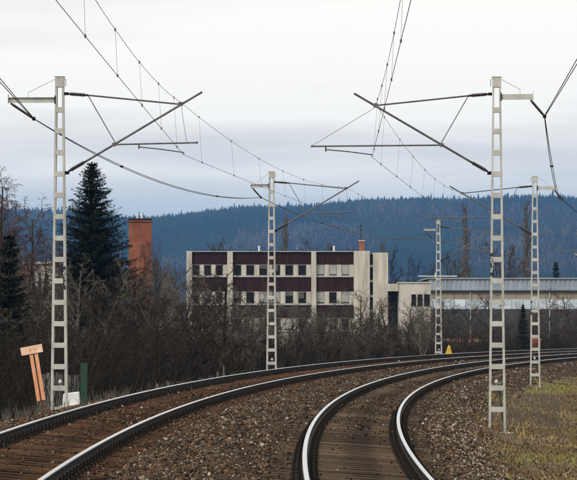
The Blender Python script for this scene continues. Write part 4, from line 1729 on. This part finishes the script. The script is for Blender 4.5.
# ================================================================== small things by the track
def t_board():
    d = 73.0
    foot = at(43.5, 409, d)
    z0 = gz_at(foot.x, d)
    foot.z = min(foot.z, z0 + 0.02) if False else z0
    top = at(32.5, 350, d)
    root = thing('marker_board', foot, 'leaning faded orange T-shaped marker board left of the nearest mast', 'marker board')
    ax = Vector((top.x - foot.x, 0.15, top.z - foot.z))
    Ln = ax.length
    ax.normalize()
    R = ax.to_track_quat('Z', 'Y').to_matrix().to_4x4()
    # keep the face towards the camera
    z_ = ax
    y_ = Vector((0, 1, 0)) - z_ * z_.y
    y_.normalize()
    x_ = y_.cross(z_)
    R = Matrix((x_, y_, z_)).transposed().to_4x4()
    MB().quadbox((0.02, 0.02, Ln * 0.30), (0.07, 0.05, Ln * 0.85), R).build('post', M['rust'], root)
    for sx in (-1, 1):
        MB().quadbox((sx * 0.058 + 0.0, -0.018, Ln * 0.60), (0.082, 0.024, Ln * 0.78), R).build('board', M['orange'], root, bevel=0.004)
    cb = MB().quadbox((-0.0, -0.046, Ln * 1.0), (0.50, 0.028, 0.185), R @ Matrix.Rotation(math.radians(-1), 4, 'Y')).build('cross_board', M['orange_pale'], root, bevel=0.005)
    cb['label'] = 'pale faded orange head board'
    for sx in (-1, 1):
        MB().tube([R @ Vector((sx * 0.06, -0.07, Ln)), R @ Vector((sx * 0.06, -0.055, Ln))], 0.012, 6).build('bolt', M['rust'], root)


t_board()


def white_block():
    d = 80.6
    q = at(71, 407, d)
    zb = gz_at(q.x, d)
    root = thing('marker_stone', (q.x, d, zb), 'white painted concrete block at the foot of the nearest left mast', 'concrete block')
    top = at(71, 391.5, d).z - zb
    hw_ = 0.225
    b = MB().hexa([(-hw_, -0.15, -0.2), (hw_, -0.15, -0.2), (hw_, 0.15, -0.2), (-hw_, 0.15, -0.2),
                   (-hw_ * 0.84, -0.12, top * 0.86), (hw_ * 0.92, -0.12, top), (hw_ * 0.92, 0.12, top), (-hw_ * 0.84, 0.12, top * 0.86)])
    b.build('block', M['white_stone'], root, bevel=0.03)
    MB().quadbox((0, 0, -0.08), (0.6, 0.44, 0.22)).build('foot_slab', M['sill'], root, bevel=0.01)


white_block()


def green_post():
    d = 84.0
    q = at(83.8, 400, d)
    zb = gz_at(q.x, d)
    top = at(83.8, 364.5, d).z - zb
    root = thing('fence_post', (q.x, d, zb), 'dark green square post right of the white block', 'post')
    MB().quadbox((0, 0, top / 2 - 0.15), (0.17, 0.12, top + 0.3)).build('shaft', M['green'], root, bevel=0.01)
    MB().quadbox((0, 0, top + 0.012), (0.20, 0.15, 0.024)).build('cap', M['green'], root)


green_post()


def plank_fence():
    d = 92.0
    xa, xb = at(40, 0, d).x, at(79, 0, d).x
    zb = gz_at((xa + xb) / 2, d)
    root = thing('plank_fence', ((xa + xb) / 2, d, zb), 'weathered grey plank fence behind the nearest left mast', 'fence')
    r = random.Random(2)
    x = xa
    while x < xb:
        w_ = r.uniform(0.085, 0.115)
        top = at(0, 374 + r.uniform(-1.6, 1.6), d).z - zb
        MB().quadbox((x - (xa + xb) / 2, r.uniform(-0.008, 0.008), top / 2 - 0.1), (w_, 0.022, top + 0.2), Matrix.Rotation(r.uniform(-0.012, 0.012), 4, 'Y')).build('plank', M['plank'], root)
        x += w_ + r.uniform(0.008, 0.028)
    top = at(0, 374, d).z - zb
    for f in (0.3, 0.8):
        MB().quadbox((0, 0.035, top * f), (xb - xa, 0.04, 0.07)).build('fence_rail', M['plank'], root)


plank_fence()

for u, v0, d, h, lb in ((223.5, 380, 112, 15.0, 'taller thin grey stake behind the outer rail left of the office mast'), (217.5, 381, 113, 9.5, 'short grey stake beside the taller thin stake'),
                        (168, 390, 100, 9, 'short pale stake behind the outer rail below the office corner'), (157, 391, 101, 8, 'leaning short stake in the brush right of the green post')):
    q = at(u, v0, d)
    zb = gz_at(q.x, d)
    top = at(u, v0 - h, d).z - zb
    root = thing('wooden_stake', (q.x, d, zb), lb, 'stake', 'stakes behind the left track')
    MB().hexa([(-0.035, -0.03, -0.2), (0.035, -0.03, -0.2), (0.035, 0.03, -0.2), (-0.035, 0.03, -0.2), (-0.03, -0.025, top), (0.032, -0.025, top - 0.03), (0.032, 0.025, top - 0.03), (-0.03, 0.025, top)]).build('shaft', M['plank'], root)


def yellow_marker():
    d = 190.0
    q = at(448.5, 355, d)
    zb = gz_at(q.x, d)
    top = at(448.5, 345, d).z - zb
    root = thing('yellow_marker', (q.x, d, zb), 'bright yellow board at the foot of the small distant mast', 'sign')
    MB().tube([(0, 0, -0.2), (0.03, 0, top * 0.9)], 0.035, 6).build('post', M['iron'], root)
    w2 = 0.27
    b = MB()
    b.hexa([(-w2, -0.06, top * 0.25), (w2, -0.06, top * 0.25), (w2, -0.035, top * 0.25), (-w2, -0.035, top * 0.25),
            (-w2 * 0.05, -0.06, top), (w2 * 0.35, -0.06, top * 0.96), (w2 * 0.35, -0.035, top * 0.96), (-w2 * 0.05, -0.035, top)])
    b.build('board', M['yellow'], root, bevel=0.008)


yellow_marker()


def orange_cabinet():
    d = 236.0
    q = at(536.5, 352, d)
    zb = gz_at(q.x, d)
    top = at(536.5, 340, d).z - zb
    root = thing('trackside_cabinet', (q.x, d, zb), 'rusty orange cabinet seen through the second right-hand mast', 'cabinet')
    MB().quadbox((0, 0, top / 2), (0.62, 0.45, top)).build('body', M['tile'], root, bevel=0.02)
    MB().hexa([(-0.38, -0.30, top), (0.38, -0.30, top), (0.38, 0.30, top), (-0.38, 0.30, top), (-0.30, -0.22, top + 0.12), (0.30, -0.22, top + 0.12), (0.30, 0.22, top + 0.12), (-0.30, 0.22, top + 0.12)]).build('roof', M['tile'], root)
    MB().quadbox((0, -0.232, top * 0.5), (0.5, 0.02, top * 0.8)).build('door', M['rust'], root)


orange_cabinet()

# ================================================================== hills
RU = np.array([-700, -300, -60, 0, 40, 80, 127, 160, 190, 220, 250, 280, 310, 340, 370, 400, 430, 460, 490, 520, 550, 577, 640, 800, 1200], float)
RV = np.array([214, 212, 212, 212, 211, 213, 219, 219, 215, 211, 208, 207, 206, 203, 201, 200, 199, 200, 199, 198, 200, 203, 205, 208, 212], float)
HD = 7000.0


def hill_z(x, y):
    u = 288.5 + x / HD * F
    ridge = CAMZ + (HZ - np.interp(u, RU, RV)) * HD / F - 14.0
    f = np.clip((y - 3400) / (HD - 3400), 0, 1)
    f = f * f * (3 - 2 * f) * 0.75 + 0.25 * f
    b = np.clip((y - HD) / 1500, 0, 1)
    z = ridge * f * (1 - 0.55 * b * b)
    nz_ = (vnoise(x / 330, y / 520, 61) - 0.5) * 50 + (vnoise(x / 110, y / 170, 62) - 0.5) * 14
    return z + nz_ * f * np.clip((HD - y) / 900, 0.05, 1) - 2.0


hx = np.linspace(-3000, 3000, 181)
hy = np.concatenate([np.linspace(3350, 7300, 120), np.linspace(7400, 8700, 12)])
HX, HY = np.meshgrid(hx, hy)
HZm = hill_z(HX, HY)
ny, nx = HX.shape
idx = np.arange(ny * nx).reshape(ny, nx)
hq = np.stack([idx[:-1, :-1], idx[1:, :-1], idx[1:, 1:], idx[:-1, 1:]], -1).reshape(-1, 4)
ho = link_mesh('hills', np_mesh('hills', np.stack([HX, HY, HZm], -1).reshape(-1, 3), hq, M['hill'], smooth=True))
tag(ho, kind='structure')


house('grey flat-roofed house half hidden behind the nearest left mast', 22, 53, 264, 300, 300, M['cream2'], M['sill'], False,
      ((0.30, 0.42, 0.70, 0.92), (0.52, 0.64, 0.70, 0.92), (0.74, 0.86, 0.70, 0.92), (0.30, 0.42, 0.36, 0.58), (0.52, 0.64, 0.36, 0.58)))
house('salmon pink garden shed behind the trees right of the yellow marker', 453, 479, 342, 350, 264, M['pink'], M['pink'], False, ((0.55, 0.7, 0.3, 0.8),))
house('small far white house low on the hill above the office roof', 294, 303, 247.5, 251, 1500, M['cream'], M['grey_wall'], True)
house('far pale house on the hill foot right of the brick tower', 166, 174, 262, 266, 1500, M['cream'], M['grey_wall'], True)
house('far cream house on the hill foot left of the office block', 177, 183, 258, 262, 1600, M['cream2'], M['grey_wall'], True)


def forest():
    n = 40000
    y = 3700 + (HD + 80 - 3700) * rng.random(n) ** 0.70
    x = rng.uniform(-0.125, 0.125, n) * y
    dens = vnoise(x / 150, y / 260, 71)
    keep = (dens > 0.20) | (y > HD - 350)
    x, y = x[keep], y[keep]
    n = len(x)
    # a hem of trees along the ridge
    m = 3000
    x = np.concatenate([x, rng.uniform(-900, 900, m)])
    y = np.concatenate([y, HD + rng.uniform(-60, 80, m)])
    n = len(x)
    z = hill_z(x, y) - 0.5
    h = rng.normal(18, 3.4, n).clip(9, 28) * np.where(rng.random(n) < 0.05, 1.25, 1.0)
    patchn = vnoise(x / 210, y / 420, 81)
    broad = (patchn > 0.58) & (rng.random(n) < 0.75) & (y < HD - 150)
    tiers, sides = 3, 4
    Vs = np.zeros((n, tiers * (sides + 1), 3))
    a = np.arange(sides) / sides * 2 * PI
    for t_ in range(tiers):
        f0 = 0.08 + 0.28 * t_
        f1 = [0.52, 0.78, 1.0][t_]
        rr = h * 0.17 * (1 - 0.27 * t_)
        rr = np.where(broad, h * 0.23 * [0.9, 1.0, 0.7][t_], rr)
        top = np.where(broad, [0.6, 0.82, 0.98][t_], f1)
        bot = np.where(broad, [0.15, 0.38, 0.62][t_], f0)
        ph = rng.uniform(0, 6.28, n)
        jit = rng.uniform(0.6, 1.3, (n, sides))
        k = t_ * (sides + 1)
        Vs[:, k:k + sides, 0] = x[:, None] + np.cos(a[None] + ph[:, None]) * rr[:, None] * jit
        Vs[:, k:k + sides, 1] = y[:, None] + np.sin(a[None] + ph[:, None]) * rr[:, None] * jit
        Vs[:, k:k + sides, 2] = z[:, None] + h[:, None] * (bot[:, None] + rng.uniform(-0.05, 0.05, (n, sides)))
        Vs[:, k + sides, 0] = x + rng.normal(0, 0.2, n)
        Vs[:, k + sides, 1] = y
        Vs[:, k + sides, 2] = z + h * top
    tri = []
    for t_ in range(tiers):
        k = t_ * (sides + 1)
        for s_ in range(sides):
            tri.append((k + s_, k + (s_ + 1) % sides, k + sides))
    tri = np.array(tri)
    Fc = (np.arange(n) * tiers * (sides + 1))[:, None, None] + tri[None]
    c = np.where(broad[:, None], np.array((0.042, 0.039, 0.030)), np.array((0.013, 0.027, 0.017))) * rng.uniform(0.5, 1.5, (n, 1)) * (0.55 + 0.9 * vnoise(x / 90, y / 200, 83))[:, None]
    cols = np.repeat(c, tiers * (sides + 1), 0)
    o = link_mesh('forest', np_mesh('forest', Vs.reshape(-1, 3), Fc.reshape(-1, 3), M['forest'], cols))
    tag(o, 'dark conifer forest covering the far hills', 'forest', kind='stuff')


forest()

# ================================================================== haze
hz = MB().quadbox((0, 4440, 147), (8600, 9520, 306))
hm = bpy.data.materials.new('haze')
hm.use_nodes = True
hn = hm.node_tree
hn.nodes.clear()
ho_ = hn.nodes.new('ShaderNodeOutputMaterial')
pv = hn.nodes.new('ShaderNodeVolumePrincipled')
pv.inputs['Color'].default_value = (0.21, 0.47, 0.98, 1)
pv.inputs['Density'].default_value = 0.000072
pv.inputs['Anisotropy'].default_value = 0.0
hn.links.new(pv.outputs[0], ho_.inputs['Volume'])
hzo = hz.build('haze', hm)
tag(hzo, 'thin blue haze over the valley and hills', 'haze', kind='stuff')
